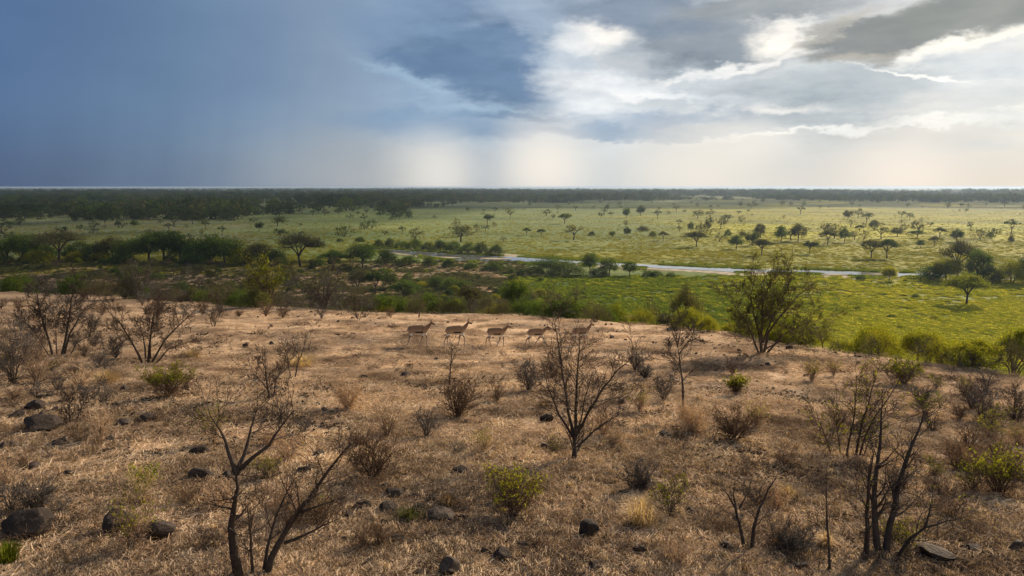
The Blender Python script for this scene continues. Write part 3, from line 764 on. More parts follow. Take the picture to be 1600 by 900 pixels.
for k, (px, py, top, wd, kind, lab) in enumerate(DRY):
    x, y, z, t = ground_hit(px, py); mpp = t / f_px; R_ = random.Random(700 + k)
    h, wm = (py - top) * mpp, wd * mpp
    nm = 'dry_bush'
    root = empty(nm, (x, y, z)); tag(root, lab, 'bush', 'dry bushes on the hill')
    TW = .0022 + .00016 * t
    n = 12 if wd > 60 else 8
    stems = bush_stems(h * .82, wm * .8, n, R_, TW * 2.6)
    tw = {'red': 'dry_twig', 'grey': 'bark_grey', 'gold': 'straw', 'yellow': 'dry_twig'}[kind]
    build_plant(root, stems, R_, 'bark_brown' if kind != 'gold' else 'straw_gold', tw, every=h * .075, L=h * .34, lvl=2, start=.12, sides=4, kids=.95,
                leaf=('leaf_yellow' if kind == 'yellow' else None), leafp=.30, leafs=.008 + .0008 * t, leafn=3, leaf_lo=.45)

# ================================================================ grass clumps that stand out one by one
def clump_mesh(name, n, h, w, r, mat, width=.006, droop=.5, fromz=0.0):
    a = r.uniform(0, 2 * math.pi, n); s = r.random(n) ** .7; hh = h * r.uniform(.45, 1.0, n)
    bx, by = np.cos(a) * s * w * .22, np.sin(a) * s * w * .22
    a2 = a + r.normal(0, .5, n)
    ox, oy = np.cos(a2) * s * w * .5, np.sin(a2) * s * w * .5
    px_, py_ = -np.sin(a2), np.cos(a2)
    wd = width * r.uniform(.6, 1.4, n)
    Vv = np.zeros((n, 6, 3))
    for q, (f, hz, ws) in enumerate(((0, 0, 1), (.4, .72, .8), (1, 1 - droop * .3, .15))):
        X_ = bx + ox * f; Y_ = by + oy * f; Z_ = hh * hz + fromz - (droop * .35 * hh * s if q == 2 else 0)
        Vv[:, q * 2] = np.stack([X_ - px_ * wd * ws, Y_ - py_ * wd * ws, Z_], 1)
        Vv[:, q * 2 + 1] = np.stack([X_ + px_ * wd * ws, Y_ + py_ * wd * ws, Z_], 1)
    b0 = np.arange(n)[:, None] * 6
    Ff = np.concatenate([b0 + np.array([[0, 1, 3, 2]]), b0 + np.array([[2, 3, 5, 4]])])
    return mesh_np(name, Vv.reshape(-1, 3), Ff, mat)
TUFT = [
 (1003, 826, 766, 74, 'straw_gold', 'bright golden clump of dry grass at the bottom right of centre'),
 (14, 888, 836, 46, 'leaf_lime', 'fresh yellow-green grass clump in the bottom left corner'),
 (470, 572, 548, 70, 'straw_gold', 'low golden grass patch right of the small bare saplings'),
 (700, 795, 765, 40, 'straw', 'dry grass clump among the rocks left of bottom centre'),
 (850, 640, 622, 30, 'straw', 'small dry grass clump left of the tall middle tree'),
 (640, 815, 788, 46, 'leaf_olive', 'olive grass clump among the cluster of rocks at the bottom'),
 (1230, 780, 752, 44, 'straw_gold', 'golden grass clump above the pole-like stem'),
 (985, 500, 491, 26, 'straw', 'pale grass clump on the rim right of the antelopes'),
 (1455, 820, 795, 40, 'straw', 'dry grass clump right of the forked tree at lower right'),
 (300, 560, 540, 46, 'straw', 'tan grass clump right of the fan-shaped tree'),
 (168, 600, 572, 60, 'straw_gold', 'rusty grass clump below the gap between the two left bare trees'),
 (1290, 858, 822, 44, 'straw', 'dry grass clump beside the foot of the pole-like stem'),
]
for k, (px, py, top, wd, mt, lab) in enumerate(TUFT):
    x, y, z, t = ground_hit(px, py); mpp = t / f_px
    me_ = clump_mesh('grass_clump', 420, (py - top) * mpp * 1.15, wd * mpp, np.random.default_rng(40 + k), M[mt], .0014 + .00016 * t)
    o = link('grass_clump', me_, None, (x, y, z - .01)); tag(o, lab, 'grass', 'grass clumps on the hill')
x, y, z, t = ground_hit(228, 760); mpp = t / f_px
root = empty('leafy_plant', (x, y, z)); tag(root, 'small bright green leafy plant on dry soil at the lower left', 'plant')
TW = .004
build_plant(root, bush_stems(28 * mpp, 40 * mpp, 7, random.Random(5), .006), random.Random(6), 'bark_brown', 'bark_brown', every=.05, L=.12, lvl=1, leaf='leaf_lime', leafp=.8, leafs=.02, leafn=4, start=.3, sides=4)
# ================================================================ leafy tree and bush kinds (unit height)
def tree_kind(kind, seed, nclu, nleaf, ls, bare=0.0):
    R_ = random.Random(seed); r = np.random.default_rng(seed)
    C_ = []; segs = []
    for k in range(nclu):
        a = R_.uniform(0, 2 * math.pi); q = math.sqrt(R_.random())
        if kind == 'acacia':
            rad = .62 * q; z_ = .70 + .22 * (1 - q * q) + R_.uniform(-.07, .05)
        elif kind == 'round':
            th = math.acos(R_.uniform(-.75, 1)); rr = R_.uniform(.55, 1) ** .5; rad = .43 * math.sin(th) * rr; z_ = .62 + .33 * math.cos(th) * rr
        else:
            th = math.acos(R_.uniform(0, 1)); rr = R_.uniform(.5, 1) ** .5; rad = .60 * math.sin(th) * rr; z_ = .10 + .78 * math.cos(th) * rr
        lob = 1 + .22 * math.sin(a * 3 + seed) + .14 * math.sin(a * 5 + seed * 2)
        C_.append((math.cos(a) * rad * lob, math.sin(a) * rad * lob, z_ * (1 + .08 * math.sin(a * 2 + seed))))
    fork = {'acacia': .34, 'round': .28, 'bush': .06}[kind]
    rt = {'acacia': .036, 'round': .03, 'bush': .018}[kind]
    bend = (R_.uniform(-.05, .05), R_.uniform(-.05, .05))
    if kind != 'bush':
        segs += [((0, 0, -.04), (bend[0] * .5, bend[1] * .5, fork * .5), rt * 1.25, rt), ((bend[0] * .5, bend[1] * .5, fork * .5), (bend[0], bend[1], fork), rt, rt * .85)]
    nl = 6 if kind != 'bush' else 9
    hubs = []
    for k in range(nl):
        a = 2 * math.pi * (k + R_.uniform(-.3, .3)) / nl; rad = {'acacia': .30, 'round': .2, 'bush': .28}[kind] * R_.uniform(.6, 1.1)
        zz = {'acacia': .66, 'round': .58, 'bush': .42}[kind] * R_.uniform(.88, 1.1)
        hb = (bend[0] + math.cos(a) * rad, bend[1] + math.sin(a) * rad, zz); md = (bend[0] + math.cos(a) * rad * .45, bend[1] + math.sin(a) * rad * .45, fork + (zz - fork) * .55)
        f0 = (bend[0], bend[1], fork) if kind != 'bush' else (math.cos(a) * .04, math.sin(a) * .04, -.03)
        segs += [(f0, md, rt * .62, rt * .5), (md, hb, rt * .5, rt * .34)]; hubs.append(hb)
    for c in C_:
        hb = min(hubs, key=lambda h_: math.dist(h_, c))
        mid = tuple((hb[i_] + c[i_]) / 2 + R_.uniform(-.03, .03) for i_ in range(3))
        segs += [(hb, mid, rt * .28, rt * .2), (mid, c, rt * .2, rt * .08)]
    tv, tf = tubes(segs, 5)
    if bare > 0:
        s2, tips = [], []
        for c in C_:
            grow(s2, tips, c, (R_.gauss(0, .5), R_.gauss(0, .5), .8), .16, .004, 1, R_, .3, .1, .8, 1.3)
        v2, f2 = tubes([(a, b_, max(r0, .0022), max(r1, .0016)) for a, b_, r0, r1 in s2], 3); tv, tf = merge([(tv, tf), (v2, f2)])
    cc = np.array(C_); sg = {'acacia': (.085, .085, .035), 'round': (.075, .075, .065), 'bush': (.09, .09, .08)}[kind]
    idx = np.repeat(np.arange(len(cc)), nleaf)
    wts = r.uniform(.35, 1.0, len(cc))[idx] > r.random(len(idx))
    idx = idx[wts]
    pts = cc[idx] + r.normal(size=(len(idx), 3)) * np.array(sg)
    pts[:, 2] = np.maximum(pts[:, 2], .01)
    lv, lf = leaves(pts, ls, r)
    return (tv, tf), (lv, lf)
BK = {}
def kind_meshes(key, kind, seed, nclu, nleaf, ls, leafmat, barkmat='bark_dark', bare=0.0):
    t_, l_ = tree_kind(kind, seed, nclu, nleaf, ls, bare)
    BK[key] = (mesh_np('trunk', t_[0], t_[1], M[barkmat], True), mesh_np('crown', l_[0], l_[1], M[leafmat]), t_, l_, M[leafmat], M[barkmat])
S_ = 0
for lm, nm in (('leaf_green', 'g'), ('leaf_dark', 'd'), ('leaf_olive', 'o'), ('leaf_yellow', 'y')):
    for q in range(2):
        S_ += 1
        kind_meshes(f'acacia_{nm}{q}', 'acacia', 10 + S_, 64, 80, .030, lm)
        kind_meshes(f'round_{nm}{q}', 'round', 40 + S_, 64, 80, .028, lm)
        kind_meshes(f'bush_{nm}{q}', 'bush', 70 + S_, 74, 80, .030, lm)
kind_meshes('fine_g', 'acacia', 201, 120, 90, .018, 'leaf_green'); kind_meshes('fine_y', 'bush', 202, 130, 80, .015, 'leaf_yellow')
kind_meshes('fine_o', 'bush', 203, 110, 34, .014, 'leaf_olive', 'bark_brown', 1); kind_meshes('fineround_g', 'round', 204, 120, 90, .018, 'leaf_green')
kind_meshes('fineround_y', 'round', 205, 110, 50, .015, 'leaf_yellow', 'bark_brown'); kind_meshes('finebush_g', 'bush', 206, 130, 90, .018, 'leaf_green')
kind_meshes('lime_bush', 'bush', 211, 120, 150, .019, 'leaf_lime'); kind_meshes('lime_acacia', 'acacia', 212, 120, 130, .019, 'leaf_lime'); kind_meshes('lime_round', 'round', 213, 120, 140, .019, 'leaf_lime')
kind_meshes('sparse', 'round', 207, 90, 7, .012, 'leaf_olive', 'bark_brown', 1); kind_meshes('sparse_y', 'round', 208, 90, 14, .012, 'leaf_yellow', 'bark_dark', 1)
kind_meshes('sparsebush', 'bush', 209, 90, 6, .012, 'leaf_olive', 'bark_grey', 1); kind_meshes('fineacacia_o', 'acacia', 210, 120, 60, .017, 'leaf_olive', 'bark_dark', 1)
WID = {'acacia': 1.35, 'round': 1.0, 'bush': 1.35}
def kind_w(key):
    return 1.35 if ('acacia' in key or 'bush' in key or key in ('fine_g', 'fine_y', 'fine_o')) else 1.0
def put_tree(nm, key, px, py, top, wd, lab, grp, cat='tree', depth=None, parts=True, rs=None):
    rs = rs or random.Random(int(px * 7 + py))
    if depth is None: x, y, z, t = ground_hit(px, py)
    else: x, y, z, t = at_depth(px, depth)
    mpp = t / f_px
    if depth is None: h = (py - top) * mpp
    else:
        v = ray(px, top); h = CAMZ + v[2] * t - z
    w_ = wd * mpp
    s = (w_ / kind_w(key), w_ / kind_w(key), h)
    root = empty(nm, (x, y, z), rs.uniform(0, 6.28), s); tag(root, lab, cat, grp)
    tm, cm = BK[key][:2]
    link('trunk', tm, root); c_ = link('crown', cm, root); tag(c_, kind='stuff')
    return root
def re_depth(px, extra):
    a = math.degrees(math.atan(math.tan(math.atan2(ray(px, 480)[0], ray(px, 480)[1]))))
    return (float(np.interp(a, ea, er)) + extra) * math.cos(math.radians(a)) * .99
GR = 'trees and bushes on the slope behind the rim of the hill'
RIM = [ # name,key,px,extra metres beyond the rim,top,width,label
 ('leafy_tree', 'sparse_y', 417, 3, 398, 72, 'thin yellow-green tree on the rim left of centre'),
 ('bare_tree', 'sparse', 506, 3, 408, 76, 'brown nearly bare tree on the rim, right of the yellow-green tree'),
 ('bare_tree', 'sparse', 214, 2, 402, 84, 'brown nearly bare tree behind the fan-shaped tree at the left'),
 ('bare_bush', 'sparsebush', 352, 6, 448, 60, 'grey-brown bush on the rim between the fan-shaped and the yellow-green trees'),
 ('bare_bush', 'sparsebush', 130, 8, 440, 80, 'grey-brown bush behind the leftmost bare tree'),
 ('green_bush', 'finebush_g', 385, 9, 462, 46, 'green bush on the rim just left of the yellow-green tree'),
 ('green_bush', 'fine_o', 460, 7, 455, 60, 'olive bush on the rim between the yellow-green and the brown trees'),
 ('green_bush', 'fine_o', 545, 6, 466, 50, 'olive bush on the rim right of the brown nearly bare tree'),
 ('green_bush', 'fine_y', 597, 4, 474, 42, 'low yellowish bush on the rim left of the first antelope'),
 ('green_bush', 'finebush_g', 712, 5, 461, 44, 'round green bush on the rim above the gap of first and second antelope'),
 ('leafy_tree', 'fineacacia_o', 735, 4, 449, 44, 'small olive tree on the rim above the second antelope'),
 ('green_bush', 'fine_y', 772, 5, 470, 40, 'yellow-green bush on the rim above the third antelope'),
 ('leafy_tree', 'fine_g', 806, 6, 438, 48, 'dark green small tree on the rim above the third and fourth antelopes'),
 ('green_bush', 'finebush_g', 840, 5, 468, 50, 'green bush on the rim above the fourth antelope'),
 ('bare_tree', 'sparse', 882, 4, 446, 62, 'brown nearly bare tree on the rim behind the top of the tall middle tree'),
 ('green_bush', 'fine_y', 918, 6, 474, 42, 'low yellow-green bush right behind the brown tree on the rim'),
 ('green_bush', 'lime_bush', 962, 7, 470, 44, 'green bush on the rim left of the bright yellow bush'),
 ('yellow_bush', 'fine_y', 1003, 4, 477, 46, 'bright yellow bush on the rim right of the antelopes'),
 ('green_bush', 'fine_o', 1018, 12, 460, 46, 'dark olive bush standing behind the bright yellow bush'),
 ('leafy_tree', 'fineacacia_o', 1070, 9, 454, 52, 'olive green tree behind the top of the slim single-trunked tree'),
 ('green_bush', 'fine_o', 1102, 5, 484, 44, 'round olive bush on the rim right of the slim tree'),
 ('bare_bush', 'sparsebush', 1045, 4, 492, 44, 'grey bush on the rim behind the slim tree'),
 ('green_bush', 'lime_bush', 1140, 5, 504, 44, 'yellow-green bush on the rim left of the largest bare tree'),
 ('bare_bush', 'sparsebush', 1165, 3, 500, 46, 'grey bush on the rim at the left side of the largest bare tree'),
 ('bare_bush', 'sparsebush', 1255, 4, 506, 56, 'grey-green bush on the rim at the right side of the largest bare tree'),
 ('yellow_bush', 'fineround_y', 1290, 3, 514, 34, 'small yellowish shrub on the rim right of the largest bare tree'),
 ('green_bush', 'lime_bush', 1370, 5, 503, 82, 'largest round green bush on the right rim'),
 ('yellow_bush', 'fine_y', 1322, 3, 528, 32, 'small yellow bush left of the largest round bush on the right rim'),
 ('leafy_tree', 'lime_round', 1440, 4, 516, 52, 'rounded small tree right of the largest round bush'),
 ('green_bush', 'lime_bush', 1484, 6, 540, 46, 'low yellow-green bush between the two small trees on the right rim'),
 ('leafy_tree', 'lime_acacia', 1524, 2, 534, 72, 'spreading yellow-green small tree near the right edge'),
 ('leafy_tree', 'lime_acacia', 1590, 8, 519, 60, 'green small tree cut by the right edge above the rim'),
]
for (nm, key, px, ex, top, wd, lab) in RIM:
    d_ = re_depth(px, ex)
    if key.startswith('sparse'):
        x, y, z, t = at_depth(px, d_); mpp = t / f_px; v = ray(px, top); h = CAMZ + v[2] * t - z; wm = wd * mpp; R_ = random.Random(int(px))
        root = empty(nm, (x, y, z)); tag(root, lab, 'tree' if 'tree' in nm else 'bush', GR)
        TW = .0022 + .00020 * t; n_ = 7 if 'tree' in nm else 10
        build_plant(root, bush_stems(h * .82, wm * .85, n_, R_, h * (.022 if 'tree' in nm else .012)), R_, 'bark_brown', 'bark_brown' if px % 2 else 'bark_grey', every=h * .09, L=h * .33, lvl=2, start=.2, sides=5, kids=1.15,
                    leaf='leaf_yellow' if key == 'sparse_y' else 'leaf_olive', leafp=.7 if key == 'sparse_y' else .22, leafs=.05, leafn=3, leaf_lo=.25)
        continue
    # stretch the width a little so that crowns overlap as in a thicket
    put_tree(nm, key, px, 0, top, wd, lab, GR, 'tree' if 'tree' in nm else 'bush', depth=d_)

NB_ = [ # plain, nearer than the river: name,key,px,py(base),top,width,label
 ('green_tree', 'fine_g', 632, 469, 438, 46, 'round green tree standing alone on brown ground above the first antelope'),
 ('leafy_tree', 'fineacacia_o', 559, 461, 424, 42, 'tree with a forked trunk left of the round green tree'),
 ('leafy_tree', 'acacia_d0', 586, 462, 424, 36, 'dark tree between the forked tree and the round green tree'),
 ('leafy_tree', 'round_d1', 609, 452, 424, 26, 'small dark tree just behind the round green tree'),
 ('green_bush', 'bush_g0', 705, 452, 430, 32, 'dark green round bush on the brown ground above the second antelope'),
 ('green_bush', 'bush_g1', 684, 448, 430, 30, 'lighter green bush left beside the dark green round bush'),
 ('green_bush', 'bush_g0', 725, 452, 436, 30, 'green bush right beside the dark green round bush'),
 ('green_bush', 'bush_y0', 660, 450, 438, 22, 'yellowish bush right of the round green tree'),
 ('green_bush', 'bush_d0', 782, 458, 444, 26, 'low dark bush left of the dark small tree on the rim'),
 ('leafy_tree', 'fineacacia_o', 470, 418, 368, 72, 'broad greyish umbrella tree at the left end of the riverside thicket'),
 ('leafy_tree', 'acacia_g0', 522, 420, 392, 50, 'green tree right of the broad greyish umbrella tree'),
 ('leafy_tree', 'fineround_g', 566, 420, 380, 50, 'tall green tree at the left of the riverside thicket'),
 ('leafy_tree', 'bush_d1', 604, 415, 388, 40, 'dark rounded bush in the riverside thicket, left of centre'),
 ('green_bush', 'bush_g1', 640, 415, 397, 38, 'green rounded bush in the riverside thicket by the water'),
 ('green_bush', 'bush_d0', 670, 417, 399, 26, 'small dark bush on the near bank at the widest water'),
 ('green_bush', 'bush_d1', 700, 418, 404, 24, 'round bush on the near bank below the open water'),
 ('green_bush', 'bush_g0', 735, 421, 408, 26, 'low green bush on the near bank, second from the green mass'),
 ('green_bush', 'bush_g1', 768, 422, 409, 34, 'low green bush on the near bank, left of the large green mass'),
 ('leafy_tree', 'finebush_g', 858, 428, 397, 72, 'largest round green mass on the near river bank at centre'),
 ('leafy_tree', 'finebush_g', 885, 431, 402, 62, 'green mass overlapping the right side of the largest one by the river'),
 ('leafy_tree', 'fineround_g', 922, 428, 395, 28, 'upright tree on the river bank right of the green mass'),
 ('leafy_tree', 'round_g0', 952, 431, 403, 32, 'second upright tree on the river bank right of the green mass'),
 ('leafy_tree', 'round_g1', 984, 432, 409, 24, 'third upright tree on the river bank right of the green mass'),
 ('green_bush', 'bush_d0', 935, 433, 417, 36, 'dark undergrowth bush between the upright river bank trees'),
 ('green_bush', 'bush_g0', 1012, 433, 420, 18, 'small dark bush on the bank right of the third upright tree'),
 ('green_bush', 'bush_g1', 1026, 433, 422, 24, 'low bush on the bank, second from the right end of the row'),
 ('green_bush', 'bush_g0', 1048, 434, 424, 16, 'last small bush at the right end of the river bank row'),
 ('leafy_tree', 'lime_round', 1389, 440, 416, 23, 'small round tree beside the bright water at the right'),
 ('green_bush', 'bush_g0', 1345, 438, 427, 15, 'tiny round bush beside the bright water at the right'),
 ('leafy_tree', 'lime_acacia', 1510, 476, 431, 62, 'solitary umbrella tree on the bright green marsh at the right'),
 ('leafy_tree', 'fineacacia_o', 1496, 436, 379, 58, 'tallest tree of the grove at the right, behind the solitary umbrella tree'),
 ('green_bush', 'bush_g0', 1456, 438, 410, 50, 'bush at the left end of the grove at the right'),
 ('leafy_tree', 'lime_round', 1478, 440, 404, 40, 'dense green tree in the left part of the grove at the right'),
 ('leafy_tree', 'round_g0', 1527, 442, 390, 40, 'leaning tree just right of the tallest tree of the grove'),
 ('green_bush', 'bush_d0', 1545, 443, 412, 40, 'dark bush in the middle of the grove at the right'),
 ('leafy_tree', 'lime_bush', 1580, 444, 402, 56, 'wide green tree at the right edge in the grove'),
 ('leafy_tree', 'round_d0', 1603, 444, 398, 36, 'dark tree cut by the right edge of the picture in the grove'),
]
for (nm, key, px, py, top, wd, lab) in NB_:
    put_tree(nm, key, px, py, top, wd, lab, 'trees and bushes along the river', 'tree' if 'tree' in nm else 'bush')
# dark tree line left of the river
TL = [(10, 406, 368, 44), (38, 408, 360, 36), (70, 404, 372, 30), (92, 409, 358, 52), (125, 404, 368, 36), (150, 406, 374, 34), (178, 405, 366, 36), (205, 407, 370, 40), (232, 408, 361, 44), (256, 406, 357, 42), (282, 407, 360, 44), (308, 409, 362, 40), (330, 408, 358, 42), (352, 410, 366, 40), (378, 411, 380, 34), (404, 412, 376, 36), (60, 410, 384, 32), (195, 411, 386, 34), (300, 412, 388, 36), (372, 413, 392, 30), (432, 414, 384, 34)]
TLk = ['fineround_g', 'round_d0', 'bush_d0', 'fineacacia_o', 'bush_g0', 'bush_d1', 'round_o1', 'round_d0', 'fineround_g', 'acacia_g0', 'round_d1', 'bush_d0', 'bush_g1', 'round_g0', 'bush_y1', 'round_o0', 'bush_y0', 'bush_g1', 'bush_g0', 'bush_y1', 'bush_d1']
kindword = {'a': 'flat-crowned', 'r': 'round-crowned', 'b': 'low bushy', 'f': 'tall dense'}
TLl = ['first tree at the left edge in the dark tree line', 'second tree from the left edge in the dark tree line', 'low tree right of the second in the dark tree line', 'broad tallest tree near the left end of the dark tree line', 'bushy tree right of the broad tallest one in the dark tree line', 'low bushy tree with a rounded top in the left half of the dark tree line', 'olive tree in the left half of the dark tree line', 'round-topped tree in the middle of the dark tree line', 'dense tree just right of the middle of the dark tree line', 'flat-topped green tree at the highest part of the dark tree line', 'round dark tree at the highest part of the dark tree line', 'bushy dark tree right of the highest part of the dark tree line', 'bushy green tree near the right end of the dark tree line', 'round tree near the right end of the dark tree line', 'yellowish bush near the right end of the dark tree line', 'olive round tree at the right end of the dark tree line', 'yellow-green bush in front of the second tree of the dark tree line', 'green bush in front of the middle of the dark tree line', 'green bush in front of the right half of the dark tree line', 'yellow bush in front of the right end of the dark tree line', 'last low dark bush between the tree line and the broad umbrella tree']
for (px, py, top, wd), key, lab in zip(TL, TLk, TLl):
    put_tree('line_tree', key.replace('_d', '_g') if px % 3 else key, px, py + 1, top + 5, wd * 1.35, lab, 'dark tree line on the left plain', 'tree')
# far river bank row
FB = [(592, 386, 373, 20), (610, 387, 371, 22), (628, 388, 374, 26), (648, 389, 372, 28), (668, 391, 377, 24), (688, 392, 374, 30), (710, 394, 375, 28), (732, 396, 377, 30), (752, 397, 376, 26), (775, 399, 381, 30), (563, 378, 369, 16), (531, 378, 372, 12)]
FBl = ['left end bush of the row on the far river bank', 'second bush of the row on the far river bank', 'third bush of the far bank row, by its left bend', 'broad bush left of the middle of the far bank row', 'low bush at the middle of the far bank row', 'dense bush right of the middle of the far bank row', 'dark bush on the far bank above the widest water', 'wide bush on the far bank right of the dark one', 'next to last bush of the far bank row', 'pale green last bush at the right end of the far bank row', 'lone round bush left of the far bank row', 'tiny bush farthest left of the far bank row']
for k, ((px, py, top, wd), lab) in enumerate(zip(FB, FBl)):
    put_tree('bank_bush', ['bush_d0', 'bush_d1', 'bush_g0', 'bush_g1'][k % 4], px, py, top, wd, lab, 'bushes along the far river bank', 'bush')
SV = [ # savanna beyond the river
 (1088, 386, 363, 34, 'a', 'broad umbrella tree alone left of the bright savanna trees'),
 (1150, 389, 368, 25, 'r', 'round tree right of the broad umbrella tree on the savanna'),
 (1190, 399, 375, 28, 'a', 'umbrella tree nearest the river in the left group of savanna trees'),
 (1175, 384, 362, 24, 'r', 'tree behind the nearest umbrella tree of the left savanna group'),
 (1188, 372, 350, 18, 'r', 'tree at the back of the left savanna group'),
 (1220, 379, 354, 20, 'r', 'round tree right of the left savanna group'),
 (1247, 377, 350, 24, 'r', 'tall round tree between the left savanna group and the paired trees'),
 (1265, 397, 377, 23, 'a', 'small dark flat tree standing alone left of the paired umbrella trees'),
 (1293, 383, 360, 28, 'a', 'umbrella tree behind and left of the paired trees'),
 (1319, 379, 357, 18, 'r', 'slim round tree just behind the paired umbrella trees'),
 (1361, 404, 376, 34, 'a', 'left one of the paired dark umbrella trees beyond the river'),
 (1386, 404, 374, 36, 'a', 'right one of the paired dark umbrella trees beyond the river'),
 (1402, 369, 356, 20, 'r', 'round tree on the savanna above the paired trees'),
 (1433, 372, 360, 22, 'a', 'flat tree on the savanna right of and above the paired trees'),
 (1468, 371, 356, 20, 'a', 'flat tree on the savanna left above the grove'),
 (1495, 378, 358, 20, 'r', 'round tree on the savanna directly above the grove'),
 (1460, 385, 370, 18, 'a', 'small flat tree on the savanna left of the grove top'),
 (1438, 387, 375, 14, 'r', 'tiny tree with a long shadow left of the grove'),
 (1366, 360, 344, 16, 'r', 'small tree on the savanna high above the paired trees'),
 (1343, 362, 352, 14, 'a', 'small flat tree on the savanna left above the paired trees'),
 (1325, 343, 329, 16, 'r', 'round tree at mid distance above the slim round tree'),
 (762, 351, 336, 15, 'a', 'lone flat-topped tree on the green plain near the centre'),
 (823, 368, 356, 14, 'a', 'left tree of the small pair on the plain right of centre'),
 (846, 369, 358, 15, 'a', 'right tree of the small pair on the plain right of centre'),
 (882, 350, 334, 20, 'a', 'flat tree on the plain with a wide dark top right of centre'),
 (925, 368, 361, 12, 'b', 'small bush on the plain left of the broad umbrella trees'),
 (957, 371, 361, 10, 'r', 'tiny tree on the plain between the pair and the broad umbrella tree'),
 (980, 370, 355, 12, 'r', 'small tree on the plain left of the dark flat bush'),
 (1005, 361, 352, 20, 'b', 'dark flat bush on the plain left of the broad umbrella tree'),
 (1020, 370, 360, 12, 'b', 'small round bush just below the dark flat bush'),
 (1036, 376, 362, 16, 'a', 'small umbrella tree left of the broad umbrella tree'),
 (1079, 363, 347, 10, 'r', 'narrow upright tree above the broad umbrella tree'),
 (1105, 361, 346, 12, 'r', 'dark narrow tree right above the broad umbrella tree'),
 (1137, 370, 357, 12, 'b', 'bush on the plain above the round savanna tree'),
 (979, 341, 325, 12, 'r', 'upright tree at mid distance right of centre'),
 (1001, 337, 322, 14, 'r', 'dark tree at mid distance just right of the upright one'),
 (1160, 369, 360, 14, 'b', 'bush left behind the left savanna group'),
 (1548, 372, 360, 12, 'b', 'bush on the savanna near the right edge above the grove'),
 (1580, 378, 366, 10, 'b', 'small bush on the savanna close to the right edge'),
 (405, 361, 347, 14, 'r', 'dark lone tree on the plain above the right end of the dark tree line'),
 (210, 352, 343, 14, 'b', 'dark bush on the plain above the middle of the dark tree line'),
 (184, 352, 345, 10, 'b', 'small bush left of the dark bush on the left plain'),
]
for k, (px, py, top, wd, kd, lab) in enumerate(SV):
    key = {'a': 'acacia', 'r': 'round', 'b': 'bush'}[kd] + '_' + ('ogod'[k % 4] if px > 1000 else 'gd'[k % 2]) + str(k % 2)
    put_tree('savanna_tree' if kd != 'b' else 'savanna_bush', key, px, py, top, wd, lab, 'trees and bushes scattered on the savanna beyond the river', 'tree' if kd != 'b' else 'bush')

# scattered scrub on brown ground and small far trees, each its own object, one mesh (too small to show parts)
ONE = {}
def one_mesh(key, nm):
    if (key, nm) in ONE: return ONE[(key, nm)]
    t_, l_, lm, bkm = BK[key][2:]
    v, f = merge([t_, l_]); me_ = mesh_np(nm, v, f, lm); me_.materials.append(bkm)
    mi = np.zeros(len(f), np.int32); mi[:len(t_[1])] = 1
    me_.polygons.foreach_set('material_index', mi); ONE[(key, nm)] = me_; return me_
for kd, q, sd in (('acacia', 0, 1), ('round', 0, 2), ('bush', 0, 3), ('bush', 1, 4)):
    kind_meshes(f'low_{kd}{q}', kd, 400 + sd, 26, 16, .055, 'leaf_dark'); kind_meshes(f'lowo_{kd}{q}', kd, 420 + sd, 26, 14, .055, 'leaf_olive')
R2 = random.Random(77)
LM = [(1088, 376, 'the broad umbrella tree'), (1361, 390, 'the paired umbrella trees'), (1265, 388, 'the small dark flat tree'), (1190, 388, 'the left savanna group'), (1247, 362, 'the tall round savanna tree'), (1495, 400, 'the tallest tree of the grove'), (762, 344, 'the lone flat-topped tree'), (834, 363, 'the small pair of plain trees'), (882, 342, 'the wide dark-topped flat tree'), (1001, 332, 'the dark upright tree in mid distance'), (1005, 357, 'the dark flat bush on the plain'), (405, 354, 'the dark lone plain tree'), (210, 348, 'the dark plain bush'), (92, 380, 'the tallest tree-line tree'), (632, 452, 'the round green tree'), (858, 412, 'the riverside green mass'), (1389, 428, 'the small round tree by the bright water'), (1510, 455, 'the solitary umbrella tree on the marsh'), (470, 395, 'the broad greyish umbrella tree'), (705, 441, 'the dark green round bush'), (417, 440, 'the yellow-green rim tree'), (506, 440, 'the second brown rim tree'), (214, 440, 'the leftmost brown rim tree'), (1190, 480, 'the largest bare tree'), (806, 455, 'the dark green rim tree')]
CLAIM = {}
used = [(p[0], p[1]) for p in SV] + [(p[2], p[3]) for p in NB_]
RANK = ['closest', 'second closest', 'third closest', 'fourth closest', 'fifth closest', 'sixth closest', 'seventh closest', 'eighth closest']
def own_label(stem, px, py, key):
    for best in sorted(LM, key=lambda l_: math.hypot(px - l_[0], (py - l_[1]) * 2)):
        dx, dy = px - best[0], (py - best[1]) * 2
        side = ('right' if dx > 0 else 'left') if abs(dx) > abs(dy) else ('below' if dy > 0 else 'above')
        k_ = (stem, best[2], side); c_ = CLAIM.get(k_, 0)
        if c_ < 8:
            CLAIM[k_] = c_ + 1
            at_ = {'left': 'left of', 'right': 'right of', 'below': 'below', 'above': 'above'}[side]
            return f"{stem}, {RANK[c_]} {at_} {best[2]}"
